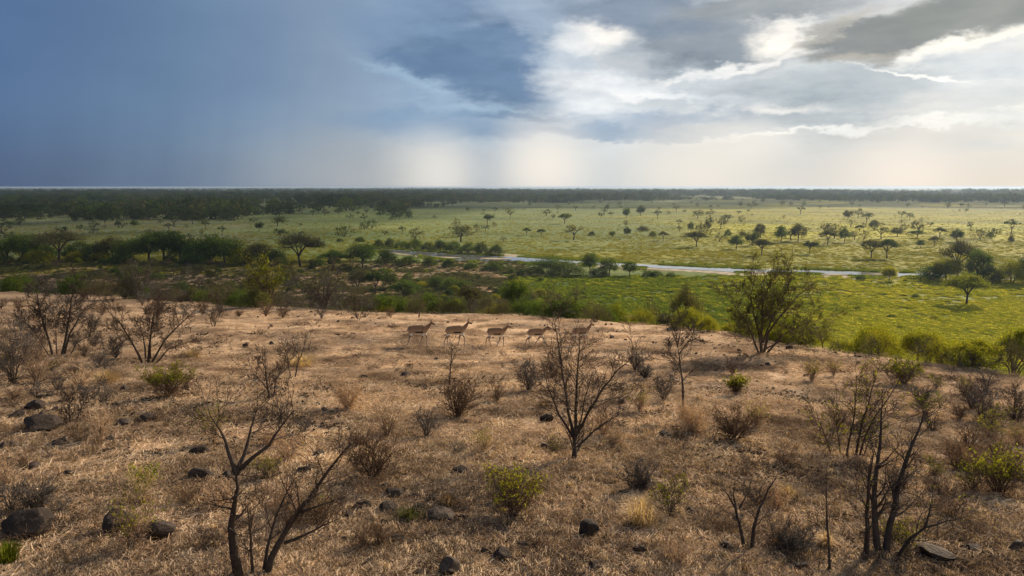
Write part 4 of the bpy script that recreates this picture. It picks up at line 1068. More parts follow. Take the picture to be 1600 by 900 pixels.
def scatter(n, box, fn, keys, hm, wm, nm, lab, grp, cat, mind):
    cnt = 0; tries = 0; pend = []
    while cnt < n and tries < n * 60:
        tries += 1
        px, py = R2.uniform(box[0], box[1]), R2.uniform(box[2], box[3])
        if R2.random() > fn(px, py): continue
        if any(abs(px - a) < mind and abs(py - b_) < mind * .35 for a, b_ in used): continue
        used.append((px, py)); x, y, z, t = ground_hit(px, py)
        if math.hypot(x, y) < 150: continue
        h = R2.uniform(*hm); wd = h * R2.uniform(*wm); key = R2.choice(keys)
        o = link(nm, one_mesh(key, nm), None, (x, y, z), (0, 0, R2.uniform(0, 6.28)), (wd / kind_w(key), wd / kind_w(key), h))
        pend.append((o, px, py)); cnt += 1
    for o, px, py in sorted(pend, key=lambda q: min(math.hypot(q[1] - l_[0], (q[2] - l_[1]) * 2) for l_ in LM)): tag(o, own_label(lab, px, py, nm), cat, grp)
    return cnt
scatter(110, (0, 560, 412, 464), lambda a, b_: 1.0, ['sparsebush', 'bush_o0', 'bush_o1', 'sparsebush', 'bush_g0', 'bush_d0', 'sparse'], (1.4, 3.4), (1.0, 1.7), 'scrub_bush', 'dull bush on brown ground', 'low scrub on the brown ground at the left', 'bush', 9)
scatter(30, (0, 440, 399, 413), lambda a, b_: 1.0, ['bush_g0', 'bush_d0', 'bush_o0', 'bush_g1', 'bush_y1'], (2.0, 4.2), (1.1, 1.9), 'thicket_bush', 'low thicket bush', 'undergrowth of the dark tree line', 'bush', 8)
scatter(50, (560, 850, 425, 482), lambda a, b_: 1.0, ['bush_g0', 'bush_g1', 'bush_o0', 'bush_y0', 'bush_d0'], (1.2, 2.8), (1.0, 1.7), 'scrub_bush', 'low green scrub bush', 'low scrub on the brown ground near the centre', 'bush', 12)
scatter(22, (840, 1600, 440, 520), lambda a, b_: .5, ['bush_g0', 'bush_y0', 'bush_y1'], (.7, 1.3), (1.6, 2.6), 'marsh_bush', 'low bright marsh bush', 'low bushes in the marsh', 'bush', 22)
scatter(150, (640, 1600, 313, 378), lambda a, b_: (.2 + .8 * sstep(np.float64(b_), 345, 318)) * (1 if vnoise(np.float64(a * .014), np.float64(b_ * .06)) > .42 else .12), ['low_acacia0', 'low_round0', 'lowo_bush0', 'lowo_bush1', 'lowo_round0', 'lowo_acacia0'], (2.5, 8.5), (.8, 1.7), 'far_tree', 'tiny far savanna tree', 'tiny far trees on the right half of the plain', 'tree', 9)
scatter(125, (0, 640, 314, 372), lambda a, b_: .3 + .7 * sstep(np.float64(b_), 345, 322), ['low_acacia0', 'low_round0', 'low_bush0', 'low_bush1'], (2.5, 8), (.8, 1.8), 'far_bush', 'tiny far tree', 'tiny far trees on the left half of the plain', 'tree', 9)

# ragged scrub along the rim of the hill: every bush its own object
LM_RIM = [(417, 480, 'the yellow-green rim tree'), (506, 478, 'the second brown rim tree'), (214, 470, 'the leftmost brown rim tree'), (92, 480, 'the leftmost bare tree'), (655, 490, 'the first antelope'), (711, 490, 'the second antelope'), (774, 490, 'the middle antelope'), (840, 494, 'the fourth antelope'), (906, 498, 'the leading antelope'), (1003, 500, 'the bright yellow bush'), (1069, 510, 'the slim single-trunked tree'), (1190, 535, 'the largest bare tree'), (1370, 560, 'the largest round rim bush'), (1440, 570, 'the rounded small tree'), (1524, 590, 'the spreading small tree'), (300, 475, 'the fan-shaped tree')]
LM_HILL = [(376, 780, 'the S-curved tree'), (421, 590, 'the many-twigged sapling'), (703, 590, 'the thin upright sapling'), (899, 620, 'the tall middle tree'), (1069, 590, 'the slim single-trunked tree'), (1190, 540, 'the largest bare tree'), (1330, 660, 'the tall upright shrub'), (1390, 780, 'the forked tree'), (1297, 850, 'the pole-like stem'), (1169, 830, 'the V-shaped shrub'), (92, 530, 'the leftmost bare tree'), (228, 540, 'the fan-shaped tree'), (803, 790, 'the large yellow-tipped bush'), (582, 730, 'the thorny brown bush'), (1560, 750, 'the big bush at the right edge'), (190, 820, 'the pointed boulder'), (58, 670, 'the long rock at the left edge'), (228, 745, 'the small leafy plant'), (1003, 800, 'the golden grass clump'), (634, 588, 'the lone dark rock')]
R5 = random.Random(515); LM_KEEP = LM; LM = LM_RIM; pend = []
for k in range(86):
    px = -10 + 1620 * (k + R5.uniform(-.4, .4)) / 86
    if px > 950 and R5.random() < .6: continue
    brown = R5.random() < (.65 if px < 560 else .3)
    d_ = re_depth(px, R5.uniform(.6, 7 if px < 950 else 3)); x, y, z, t = at_depth(px, d_)
    h = R5.uniform(.5, 1.3) + (.5 if px < 560 else 0) + max(0, (t - re_depth(px, 0))) * .12; wd = h * R5.uniform(1.0, 1.9)
    key = R5.choice(['sparsebush', 'sparsebush', 'fine_o']) if brown else R5.choice(['fine_o', 'bush_g0', 'finebush_g', 'bush_o0', 'bush_g1'] if px < 950 else ['lime_bush', 'fine_y', 'lime_bush'])
    o = link('rim_bush', one_mesh(key, 'rim_bush'), None, (x, y, z - .05), (0, 0, R5.uniform(0, 6.28)), (wd / kind_w(key), wd / kind_w(key), h))
    pend.append((o, px, project(np.float64(x), np.float64(y), np.float64(z))[1], 'grey-brown rim bush' if brown else 'green rim bush'))
for o, px, py, st in pend: tag(o, own_label(st, px, float(py), ''), 'bush', 'low bushes along the rim of the hill')
# small bare shrubs all over the hill, copies of eight shrubs built with parts
SHR = []
for k in range(8):
    R_ = random.Random(3300 + k); root = empty('small_shrub', (0, -30, 0)); TW = .0048
    build_plant(root, bush_stems(.62, .62, 7 + k % 3, R_, .010), R_, ['bark_grey', 'bark_brown', 'bark_dark'][k % 3], ['bark_grey', 'dry_twig', 'bark_brown', 'straw'][k % 4], every=.065, L=.26, lvl=2, start=.12, sides=4, kids=.8, leaf='leaf_yellow' if k in (3, 6) else None, leafp=.25, leafs=.018, leafn=2, leaf_lo=.4)
    SHR.append((root, list(root.children)))
first = [True] * 8; LM = LM_HILL; pend = []
ZONES = [(26, 0, 640, 461, 500), (26, 0, 170, 500, 640), (5, 150, 420, 580, 700), (18, 420, 960, 680, 890), (3, 480, 1000, 590, 660), (24, 1040, 1600, 640, 890), (4, 1000, 1330, 570, 640), (9, 0, 360, 680, 890), (8, 1400, 1600, 600, 700)]
STONES_PX = [(309, 715), (311, 745), (352, 748), (185, 820), (240, 825), (32, 840), (615, 775), (604, 795), (564, 795), (546, 810), (690, 785), (706, 780), (690, 812), (620, 848), (786, 835), (783, 870), (719, 738), (920, 830), (930, 885), (1152, 812), (1139, 855), (1080, 792), (1468, 872), (1525, 860), (58, 668), (20, 655), (50, 638), (191, 664), (230, 657), (496, 712), (472, 738), (452, 752)]
taken = [(h_[1], h_[2]) for h_ in HERO] + STONES_PX + [(p_[0], p_[1] + 24) for p_ in STONES_PX] + [(d_[0], d_[1]) for d_ in DRY]
for n_, x0, x1, y0, y1 in ZONES:
    c_ = 0; tr_ = 0
    while c_ < n_ and tr_ < 400:
        tr_ += 1; px, py = R5.uniform(x0, x1), R5.uniform(y0, y1)
        if any(math.hypot(px - a, (py - b_) * 1.6) < 26 for a, b_ in taken): continue
        a_ = ground_hit(px, py)
        if math.hypot(a_[0], a_[1]) > float(edge_r(np.float64(a_[0]), np.float64(a_[1]))) - .5: continue
        taken.append((px, py)); c_ += 1; k = R5.randrange(8) if py > 500 else R5.choice([0, 1, 2, 4, 5]); src, kids_ = SHR[k]
        s_ = R5.uniform(.45, 1.0) * (1.0 + a_[3] * .010) * (.75 if py > 700 else 1)
        if first[k]: r_ = src; first[k] = False
        else:
            r_ = src.copy(); col.objects.link(r_)
            for ch in kids_: cc = ch.copy(); col.objects.link(cc); cc.parent = r_
        r_.location = a_[:3]; r_.rotation_euler = (0, 0, R5.uniform(0, 6.28)); r_.scale = (s_, s_, s_ * R5.uniform(.75, 1.2))
        pend.append((r_, px, py, {0: 'small grey twiggy shrub', 1: 'small brown twiggy shrub', 2: 'small dark twiggy shrub', 3: 'small straw shrub with yellow leaves'}[k % 4]))
for o, px, py, st in pend: tag(o, own_label(st, px, py, ''), 'shrub', 'small twiggy shrubs over the hill')
LM = LM_KEEP
# ================================================================ geometry-nodes scatter for what nobody could count
protos = bpy.data.collections.new('clump_library')
def proto_col(name, meshes):
    c = bpy.data.collections.new(name)
    for k, me_ in enumerate(meshes):
        o = bpy.data.objects.new(f'{name}_{k:02d}', me_); c.objects.link(o)
    return c
def scatter_gn(name, P3, scl, rot, coll, lab, cat=None, kind='stuff'):
    n = len(P3)
    me_ = bpy.data.meshes.new(name); me_.vertices.add(n); me_.vertices.foreach_set('co', np.asarray(P3, np.float32).ravel())
    a = me_.attributes.new('scl', 'FLOAT_VECTOR', 'POINT'); a.data.foreach_set('vector', np.asarray(scl, np.float32).ravel())
    a = me_.attributes.new('rot', 'FLOAT_VECTOR', 'POINT'); a.data.foreach_set('vector', np.asarray(rot, np.float32).ravel())
    o = link(name, me_); tag(o, lab, cat, kind=kind)
    ng = bpy.data.node_groups.new(name + '_scatter', 'GeometryNodeTree')
    ng.interface.new_socket('Geometry', in_out='INPUT', socket_type='NodeSocketGeometry'); ng.interface.new_socket('Geometry', in_out='OUTPUT', socket_type='NodeSocketGeometry')
    gi, go = ng.nodes.new('NodeGroupInput'), ng.nodes.new('NodeGroupOutput')
    ip = ng.nodes.new('GeometryNodeInstanceOnPoints'); ci = ng.nodes.new('GeometryNodeCollectionInfo')
    ci.inputs['Collection'].default_value = coll; ci.inputs['Separate Children'].default_value = True; ci.inputs['Reset Children'].default_value = True
    ip.inputs['Pick Instance'].default_value = True
    rv = ng.nodes.new('FunctionNodeRandomValue'); rv.data_type = 'INT'; rv.inputs[4].default_value = 0; rv.inputs[5].default_value = len(coll.objects) - 1
    ar = ng.nodes.new('GeometryNodeInputNamedAttribute'); ar.data_type = 'FLOAT_VECTOR'; ar.inputs[0].default_value = 'rot'
    as_ = ng.nodes.new('GeometryNodeInputNamedAttribute'); as_.data_type = 'FLOAT_VECTOR'; as_.inputs[0].default_value = 'scl'
    er_ = ng.nodes.new('FunctionNodeEulerToRotation')
    L_ = ng.links.new
    L_(gi.outputs[0], ip.inputs['Points']); L_(ci.outputs[0], ip.inputs['Instance']); L_(rv.outputs[2], ip.inputs['Instance Index'])
    L_(ar.outputs[0], er_.inputs[0]); L_(er_.outputs[0], ip.inputs['Rotation']); L_(as_.outputs[0], ip.inputs['Scale']); L_(ip.outputs[0], go.inputs[0])
    md = o.modifiers.new('scatter', 'NODES'); md.node_group = ng
    return o
def slope_pts(xy): return np.stack([xy[:, 0], xy[:, 1], height(xy[:, 0], xy[:, 1])], 1)
# --- woodland far off
r3 = np.random.default_rng(3)
for s_, mt in ((501, 'leaf_dark'), (502, 'leaf_olive'), (503, 'leaf_dark'), (504, 'leaf_green')):
    kind_meshes(f'wood{s_}', 'round', s_, 22, 10, .075, mt)
for s_ in (505, 506): kind_meshes(f'wood{s_}', 'bush', s_, 22, 10, .085, 'leaf_dark')
wc = proto_col('woodland_tree', [one_mesh(f'wood{s_}', 'woodland_tree') for s_ in (501, 502, 503, 504, 505, 506)])
n = 90000
a = np.radians(r3.uniform(-40, 40, n)); d = np.exp(r3.uniform(np.log(620), np.log(30000), n))
x, y = np.sin(a) * d, np.cos(a) * d
px, py = project(x, y, np.zeros(n))
dens = fbm(x * .004 + 5, y * .0022, 4) + .10 * sstep(px, 700, 100) + .16 * sstep(py, 326, 312) - .12 * sstep(px, 800, 1500) * sstep(py, 306, 330)
dens += .12 * np.exp(-((px - 540) / 160) ** 2) * np.exp(-((py - 332) / 7) ** 2)
dens = .5 + (dens - .5) * 1.6
thr = .70 - .27 * sstep(py, 312, 301) - .22 * (r3.random(n) < .16) * (px < 680)
keep = (dens > thr) & (r3.random(n) < .30 + .5 * sstep(py, 322, 312)) & (py < 345)
keep &= ~((px > 640) & (py > 326)) & ~((px > 660 + r3.random(n) * 120) & (d > 4600 + 1500 * fbm(px * .01, px * 0, 2)))
gap = (fbm(x * .0009 + 50, y * .0009 + 7, 3) > .60) & (d > 2600)
keep &= ~gap
x, y, d = x[keep], y[keep], d[keep]; n = len(x)
h = (4 + 9 * r3.random(n) ** 2.2) * (1 + .3 * (d > 3000)) * (.7 + .8 * fbm(x * .006, y * .003, 3)); wd = h * r3.uniform(.9, 1.6, n)
scatter_gn('woodland', slope_pts(np.stack([x, y], 1)), np.stack([wd, wd, h], 1), np.stack([np.zeros(n), np.zeros(n), r3.uniform(0, 6.28, n)], 1), wc, 'dark band of far woodland below the horizon', 'woodland')
NWOOD = n
# --- marsh grass this side of the river
def plain_pts(n, x0, x1, y0, y1, pw=1.0):
    pxs, pys = r3.uniform(x0, x1, n), y0 + r3.random(n) ** pw * (y1 - y0)
    cx, cy = (pxs - 800) / f_px, (450 - pys) / f_px
    vy, vz = math.cos(TH) + cy * math.sin(TH), -math.sin(TH) + cy * math.cos(TH)
    t = -CAMZ / vz
    return cx * t, vy * t, pxs, pys, t
def put_tufts(name, x, y, coll, lab, sw, sh):
    n = len(x); s = r3.uniform(.5, 1.5, n)
    scatter_gn(name, slope_pts(np.stack([x, y], 1)), np.stack([s * sw, s * sw, s * sh * r3.uniform(.5, 1.3, n)], 1), np.stack([np.zeros(n), np.zeros(n), r3.uniform(0, 6.28, n)], 1), coll, lab, 'grass')
mk = lambda nm, k0, mt, h, w_, n_, wd: proto_col(nm, [clump_mesh(nm, n_, h, w_, np.random.default_rng(k0 + k), M[mt], wd, .6) for k in range(4)])
gc, gy, gs = mk('marsh_tuft', 600, 'marsh_grass', .5, 1.6, 70, .05), mk('yellow_tuft', 610, 'marsh_yellow', .45, 1.6, 70, .05), mk('plain_tuft', 620, 'savanna_grass', .4, 2.2, 44, .08)
gb = mk('scrub_tuft', 630, 'leaf_olive', .45, 1.5, 60, .05); gbs = mk('straw_tuft', 640, 'straw', .35, 1.5, 60, .05)
x, y, pxs, pys, t = plain_pts(110000, 700, 1700, 431, 610)
far_ok = np.hypot(x, y) - edge_r(x, y) > 48
inm = pxs + (fbm(x * .045, y * .045 + 70, 4) - .5) * 160 > 815
tex_ = fbm(x * .10, y * .10 + 9, 4)
yel = sstep(pxs + (fbm(x * .03, y * .03 + 2, 3) - .5) * 900, 900, 1350)
k1 = far_ok & inm & (r3.random(len(x)) < .15 + .6 * sstep(tex_, .38, .55)) & (r3.random(len(x)) > yel)
k2 = far_ok & inm & (r3.random(len(x)) < .12 + .55 * sstep(tex_, .40, .58)) & (r3.random(len(x)) < yel)
put_tufts('marsh_grass', x[k1], y[k1], gc, 'bright green tufted marsh grass between the hill and the river', 1.2, 1.0)
put_tufts('marsh_grass', x[k2], y[k2], gy, 'yellowish marsh grass at the right between the hill and the river', 1.2, 1.0)
x, y, pxs, pys, t = plain_pts(120000, -60, 1660, 304, 430, .8)
ry0 = np.interp(pxs, [p_[0] for p_ in SAND], [p_[1] for p_ in SAND]) - 1; ry1 = np.interp(pxs, [p_[0] for p_ in RIV], [p_[2] for p_ in RIV]) + 2
k1 = (t < 1300) & ~((pys > ry0) & (pxs > 560)) & (r3.random(len(x)) < .22 + .33 * sstep(fbm(x * .03 + 3, y * .03 + 9, 4), .35, .68))
put_tufts('savanna_grass', x[k1], y[k1], gs, 'rough pale grass over the plain beyond the river', .9, .65)
x, y, pxs, pys, t = plain_pts(60000, -60, 900, 408, 500)
inb = (np.hypot(x, y) - edge_r(x, y) > 40) & (pxs + (fbm(x * .045, y * .045 + 70, 4) - .5) * 220 < 830)
tb = fbm(x * .06 + 30, y * .06 + 9, 4)
k1 = inb & (r3.random(len(x)) < .10 + .6 * sstep(tb, .46, .60)); k2 = inb & ~k1 & (r3.random(len(x)) < .06 + .3 * sstep(tb, .5, .38))
put_tufts('scrub_grass', x[k1], y[k1], gb, 'dull olive grass over the brown ground behind the hill', 1.1, 1.1)
put_tufts('pale_grass', x[k2], y[k2], gbs, 'pale dry grass over the brown ground behind the hill', 1.1, .8)

# reeds and grass in broken lines along the river banks
rp = []
for (xa, ya, yb), (xb, ya2, yb2) in zip(RIV[:-1], RIV[1:]):
    m_ = int((xb - xa) * 9)
    u = r3.random(m_); side = r3.random(m_) < .5
    yy = np.where(side, ya + (ya2 - ya) * u - r3.exponential(.9, m_), yb + (yb2 - yb) * u + r3.exponential(1.2, m_) - .2); xx = xa + (xb - xa) * u
    ok = vnoise(xx * .05, np.where(side, 3.0, 9.0) + 0 * xx) > .38
    rp += [on_plain(a_, b_) for a_, b_ in zip(xx[ok], yy[ok])]
rp = np.array(rp)
put_tufts('river_reeds', rp[:, 0], rp[:, 1], gc, 'broken fringe of reeds and grass along both river banks', 1.1, .9)
# ================================================================ rocks
def rock_mesh(name, seed, sub=4):
    bm = bmesh.new(); bmesh.ops.create_icosphere(bm, subdivisions=sub, radius=.5)
    r = random.Random(seed)
    planes = []
    for _ in range(10):
        n_ = Vector((r.gauss(0, 1), r.gauss(0, 1), r.gauss(0, .8))).normalized(); planes.append((n_, r.uniform(.24, .42)))
    off = r.uniform(0, 99)
    for v in bm.verts:
        for n_, d_ in planes:
            q = v.co.dot(n_) - d_
            if q > 0: v.co -= n_ * q * .97
        p = v.co * 5
        v.co *= 1 + .12 * (float(vnoise(np.float64(p.x + off), np.float64(p.y + p.z * 1.7))) - .5)
    me_ = bpy.data.meshes.new(name); bm.to_mesh(me_); bm.free()
    me_.materials.append(M['basalt'])
    for p in me_.polygons: p.use_smooth = True
    me_.update(); me_.set_sharp_from_angle(angle=R(22))
    return me_
RM = [rock_mesh('rock', 50 + k) for k in range(9)]
ROCKS = [
 (655, 800, 26, 14, 'brown rock squeezed between the cluster and the touching pair'), (632, 822, 22, 12, 'small brown rock in the straw below the cluster\'s angular rock'),
 (520, 790, 24, 12, 'low rock between the leaning shrub and the cluster'), (740, 770, 18, 9, 'tiny rock right above the touching pair'), (85, 700, 26, 12, 'low rock on its own below the long rock at the left edge'),
 (130, 760, 24, 11, 'brown rock above and left of the pointed boulder'), (345, 700, 18, 8, 'tiny rock above the pair beside the S-curved trunk'), (880, 800, 24, 11, 'low rock above the dark blocky rock'),
 (1110, 838, 24, 11, 'low brown rock left above the rounded rock by the V-shaped shrub'), (820, 858, 26, 12, 'low brown rock right of the grey angular rock'),
 (8, 736, 32, 22, 'dark rock cut by the left edge, level with the small leafy plant'), (47, 738, 32, 14, 'low brown rock right of the one cut by the left edge'),
 (107, 746, 24, 12, 'small low rock left of the leafy plant'), (171, 690, 18, 9, 'small half-buried rock above and left of the leafy plant'),
 (50, 642, 28, 18, 'upper round rock of the group at the left edge'), (20, 658, 30, 15, 'leftmost rock of the group below the leftmost tree'), (58, 676, 56, 24, 'largest long rock of the group at the left edge'),
 (191, 669, 27, 14, 'left rock of the pair below the fan-shaped tree'), (230, 661, 32, 17, 'right rock of the pair below the fan-shaped tree'), (192, 614, 20, 13, 'small black rock below the two bare left trees'),
 (309, 715, 34, 16, 'upper rock left of the S-curved trunk'), (311, 752, 38, 22, 'grey-topped rock, left one of the pair beside the S-curved trunk'), (352, 755, 38, 18, 'right one of the pair beside the S-curved trunk'),
 (185, 838, 56, 44, 'pointed dark boulder at the lower left'), (240, 842, 56, 32, 'rounded boulder leaning on the right of the pointed boulder'), (32, 848, 78, 46, 'big dark boulder at the lower left edge'),
 (634, 590, 20, 9, 'lone dark rock on open soil below the first antelope'), (854, 661, 22, 15, 'dark rock left of the foot of the tall middle tree'),
 (512, 683, 13, 7, 'tiny black rock right of the top of the S-curved tree'), (496, 718, 24, 14, 'upper rock right of the S-curved trunk'), (472, 744, 26, 16, 'greenish dark rock right of the S-curved trunk'), (452, 757, 22, 14, 'round rock lowest right of the S-curved trunk'),
 (550, 755, 24, 10, 'flat dark rock under the thorny brown bush'), (577, 765, 22, 14, 'round rock below the thorny brown bush'), (719, 746, 30, 17, 'dark dome-shaped rock standing alone below centre'),
 (615, 782, 42, 16, 'broad upper rock of the cluster left of bottom centre'), (647, 782, 20, 12, 'small rock at the right of the cluster\'s broad upper rock'), (604, 806, 34, 24, 'dark angular rock in the middle of the cluster'),
 (564, 802, 30, 20, 'left rock of the cluster left of bottom centre'), (546, 817, 24, 18, 'lowest left rock of the cluster, by the leaning shrub\'s tip'), (598, 826, 20, 14, 'small black rock below the cluster\'s angular rock'),
 (674, 788, 26, 14, 'left rock of the touching pair right of the cluster'), (706, 792, 34, 22, 'right, larger rock of the touching pair right of the cluster'), (690, 816, 50, 18, 'long flat rock below the touching pair'),
 (726, 804, 22, 10, 'small dark rock right of the long flat rock'), (757, 828, 20, 12, 'small black rock left of the large yellow-tipped bush\'s foot'), (620, 852, 38, 15, 'light flat rock below the cluster'),
 (590, 843, 20, 9, 'low rock left above the light flat rock'), (786, 842, 30, 17, 'grey rock right below the large yellow-tipped bush'), (783, 880, 38, 24, 'grey angular rock below the yellow-tipped bush'),
 (699, 902, 42, 32, 'dark pointed rock at the bottom edge'), (660, 904, 32, 14, 'low rock at the bottom edge, left of the dark pointed one'), (1040, 686, 24, 13, 'black rock right of the tall middle tree\'s foot'),
 (920, 841, 38, 27, 'dark blocky rock left of the golden grass clump'), (1000, 867, 20, 15, 'grey small rock below the golden grass clump'), (930, 894, 28, 18, 'grey rock at the bottom, below the dark blocky rock'),
 (1152, 820, 28, 14, 'dark flat rock behind the V-shaped shrub'), (1139, 864, 30, 18, 'rounded rock left of the V-shaped shrub\'s foot'), (1078, 805, 20, 12, 'lower one of two small black rocks right of the golden grass clump'),
 (1086, 790, 24, 10, 'upper one of two small black rocks right of the golden grass clump'), (1050, 790, 20, 8, 'small flat rock just right of the golden grass clump\'s top'), (1222, 690, 16, 8, 'tiny dark rock above the bottom right tan slope'),
 (1556, 808, 22, 13, 'rock below the big dry bush at the right edge'), (1468, 880, 62, 22, 'long low rock right of the forked tree\'s foot'), (1525, 866, 38, 14, 'low rock between the long one and the right edge'),
 (1592, 868, 28, 24, 'dark rock cut by the right edge near the bottom'), (1250, 893, 28, 14, 'dark low rock at the bottom, left of the pole stem\'s foot'), (575, 738, 18, 9, 'small rock inside the thorny brown bush'),
 (1005, 726, 16, 8, 'tiny rock behind the sparse grey bush near bottom centre'), (430, 610, 16, 6, 'tiny dark rock behind the many-twigged sapling'), (1425, 700, 20, 8, 'small dark rock behind the forked tree at right'),
]
RP = []
for k, (px, py, wpx, hpx, lab) in enumerate(ROCKS):
    x, y, z, t = ground_hit(px, py); mpp = t / f_px; r = random.Random(900 + k)
    wm, hm_ = wpx * mpp * 1.02, hpx * mpp * 1.08
    o = link('rock', RM[k % 9], None, (x, y + wm * .25, z + hm_ * .32), (r.uniform(-.15, .15), r.uniform(-.15, .15), r.uniform(0, 6.28)), (wm * 1.12, wm * r.uniform(.75, 1.0) * 1.05, hm_ * 1.12))
    tag(o, lab, 'rock', 'basalt rocks on the hill'); RP.append((x, y + wm * .25, wm))
RP = np.array(RP)
def clear(x, y, f):
    ok = np.ones(len(x), bool)
    for a_, b_, w_ in RP: ok &= np.hypot(x - a_, (y - b_) * .8 + w_ * .15) > w_ * f
    return ok

# ================================================================ ground litter of the hill
r4 = np.random.default_rng(8)
def litter_mesh(name, n, R0, seed, mat, w=.0055):
    """curved dry blades lying about on the ground"""
    r = np.random.default_rng(seed)
    a = r.uniform(0, 2 * math.pi, n); rr = R0 * np.sqrt(r.random(n)); th = r.uniform(0, 2 * math.pi, n); L = r.uniform(.07, .22, n)
    cx, cy = np.cos(a) * rr, np.sin(a) * rr; bend = r.uniform(-.9, .9, n)
    lift = r.uniform(.0, .05, n); Vv = np.zeros((n, 6, 3))
    for q, s in enumerate((-.5, 0, .5)):
        t2 = th + bend * s; X_ = cx + np.cos(t2) * L * s; Y_ = cy + np.sin(t2) * L * s; Z_ = .006 + lift * (1 if q == 1 else (.15 if q == 0 else r.uniform(.2, 1.8, n)))
        nx, ny = -np.sin(t2), np.cos(t2); ws = w * (1 if q == 1 else .45)
        Vv[:, q * 2] = np.stack([X_ - nx * ws, Y_ - ny * ws, Z_ - ws * .4], 1); Vv[:, q * 2 + 1] = np.stack([X_ + nx * ws, Y_ + ny * ws, Z_ + ws * .6], 1)
    b0 = np.arange(n)[:, None] * 6
    return mesh_np(name, Vv.reshape(-1, 3), np.concatenate([b0 + np.array([[0, 1, 3, 2]]), b0 + np.array([[2, 3, 5, 4]])]), mat)
lit = proto_col('dry_litter', [litter_mesh('dry_litter', 95, .36, 700 + k, M['straw'], .0046) for k in range(5)])
tf = proto_col('dry_tuft', [clump_mesh('dry_tuft', 46, .17, .26, np.random.default_rng(720 + k), M['straw_dull'], .0034, .9) for k in range(5)])
tw_m = []
for k in range(4):
    R_ = random.Random(740 + k); segs, tips = [], []
    for q in range(7): grow(segs, tips, (R_.uniform(-.1, .1), R_.uniform(-.1, .1), 0), (R_.gauss(0, .6), R_.gauss(0, .6), .55), .17, .0042, 1, R_, .35, .02, .8, 1.0, 0)
    v_, f_ = tubes([(a_, b_, max(r0, .0026), max(r1, .002)) for a_, b_, r0, r1 in segs], 3)
    tw_m.append(mesh_np('twig_tangle', v_, f_, M['bark_brown' if k % 2 else 'dry_twig']))
twc = proto_col('twig_tangle', tw_m)
SM = [rock_mesh('small_stone', 90 + k, 2) for k in range(4)]
stc = proto_col('small_stone', SM)
def hill_points(n, far_w, r):
    """points on the hill seen in the picture: drawn evenly over the picture, then moved to where they stand"""
    pxs, pys = r.uniform(-60, 1660, n), 470 + (r.random(n) ** far_w) * 480
    V_ = np.stack([(pxs - 800) / f_px, math.cos(TH) + (450 - pys) / f_px * math.sin(TH), -math.sin(TH) + (450 - pys) / f_px * math.cos(TH)], 1)
    t_ = np.full(n, 12.0)
    for _ in range(60):
        g_ = CAMZ + V_[:, 2] * t_ - plane(V_[:, 0] * t_, V_[:, 1] * t_)
        t_ = np.clip(t_ + g_ * 3.0, 4, 90)
    x_, y_ = V_[:, 0] * t_, V_[:, 1] * t_
    ok = np.hypot(x_, y_) < edge_r(x_, y_) + .8
    return x_[ok], y_[ok], pxs[ok], pys[ok]
# litter: even over the picture, size growing slowly with distance like ever coarser tangles
x, y, pxs, pys = hill_points(34000, 1.0, r4)
dens = fbm(x * .45, y * .45 + 4, 4)
k_ = r4.random(len(x)) < .14 + .70 * sstep(dens, .44, .60); k_ &= clear(x, y, .45); x, y = x[k_], y[k_]; n = len(x)
dd = np.hypot(x, y); s = (.55 + dd * .028) * r4.uniform(.6, 1.3, n)
scatter_gn('dry_litter', slope_pts(np.stack([x, y], 1)) + [0, 0, .005], np.stack([s, s, s * np.clip(14 / dd, .35, 1)], 1), np.stack([r4.normal(0, .03, n), r4.normal(0, .06, n), r4.uniform(0, 6.28, n)], 1), lit, 'dry straw litter strewn over the hilltop soil', 'grass')
x, y, pxs, pys = hill_points(15000, 3.0, r4)
dens = fbm(x * .35 + 7, y * .35 + 4, 4); k_ = r4.random(len(x)) < .12 + .7 * sstep(dens, .44, .60); x, y = x[k_], y[k_]; n = len(x)
s = r4.uniform(.7, 1.6, n)
scatter_gn('dry_litter', slope_pts(np.stack([x, y], 1)) + [0, 0, .004], np.stack([s, s, s * .4], 1), np.stack([np.zeros(n), np.zeros(n), r4.uniform(0, 6.28, n)], 1), lit, 'dry straw litter near the rim of the hill', 'grass')
x, y, pxs, pys = hill_points(26000, 1.0, r4)
dens = fbm(x * .30 + 60, y * .30 + 4, 4) + .10 * sstep(pys, 640, 860) + .14 * sstep(pxs, 330, 60) + .06 * sstep(pxs, 1400, 1600) - .10 * sstep(pys, 600, 520) * sstep(pxs, 330, 430)
k_ = r4.random(len(x)) < .02 + .42 * sstep(dens, .53, .66); k_ &= clear(x, y, .75); x, y = x[k_], y[k_]; n = len(x)
dd = np.hypot(x, y); s = (.65 + dd * .020) * r4.uniform(.5, 1.4, n) * (1 - .5 * sstep(dd, 18, 28))
scatter_gn('dry_grass', slope_pts(np.stack([x, y], 1)), np.stack([s, s, s * r4.uniform(.6, 1.2, n)], 1), np.stack([r4.normal(0, .12, n), r4.normal(0, .12, n), r4.uniform(0, 6.28, n)], 1), tf, 'short dry grass tufts growing over the hilltop', 'grass')
x, y, pxs, pys = hill_points(9000, 1.0, r4)
dens = fbm(x * .35 + 20, y * .35 + 44, 4) + .10 * sstep(pys, 640, 860) + .12 * sstep(pxs, 330, 60)
k_ = r4.random(len(x)) < .03 + .6 * sstep(dens + .06 * sstep(pys, 600, 800), .50, .66); x, y = x[k_], y[k_]; n = len(x)
dd = np.hypot(x, y); s = (.7 + dd * .014) * r4.uniform(.6, 1.5, n)
scatter_gn('dead_twigs', slope_pts(np.stack([x, y], 1)), np.stack([s, s, s * r4.uniform(.5, 1.0, n)], 1), np.stack([np.zeros(n), np.zeros(n), r4.uniform(0, 6.28, n)], 1), twc, 'tangles of dead brown twigs over the hilltop', 'twigs')
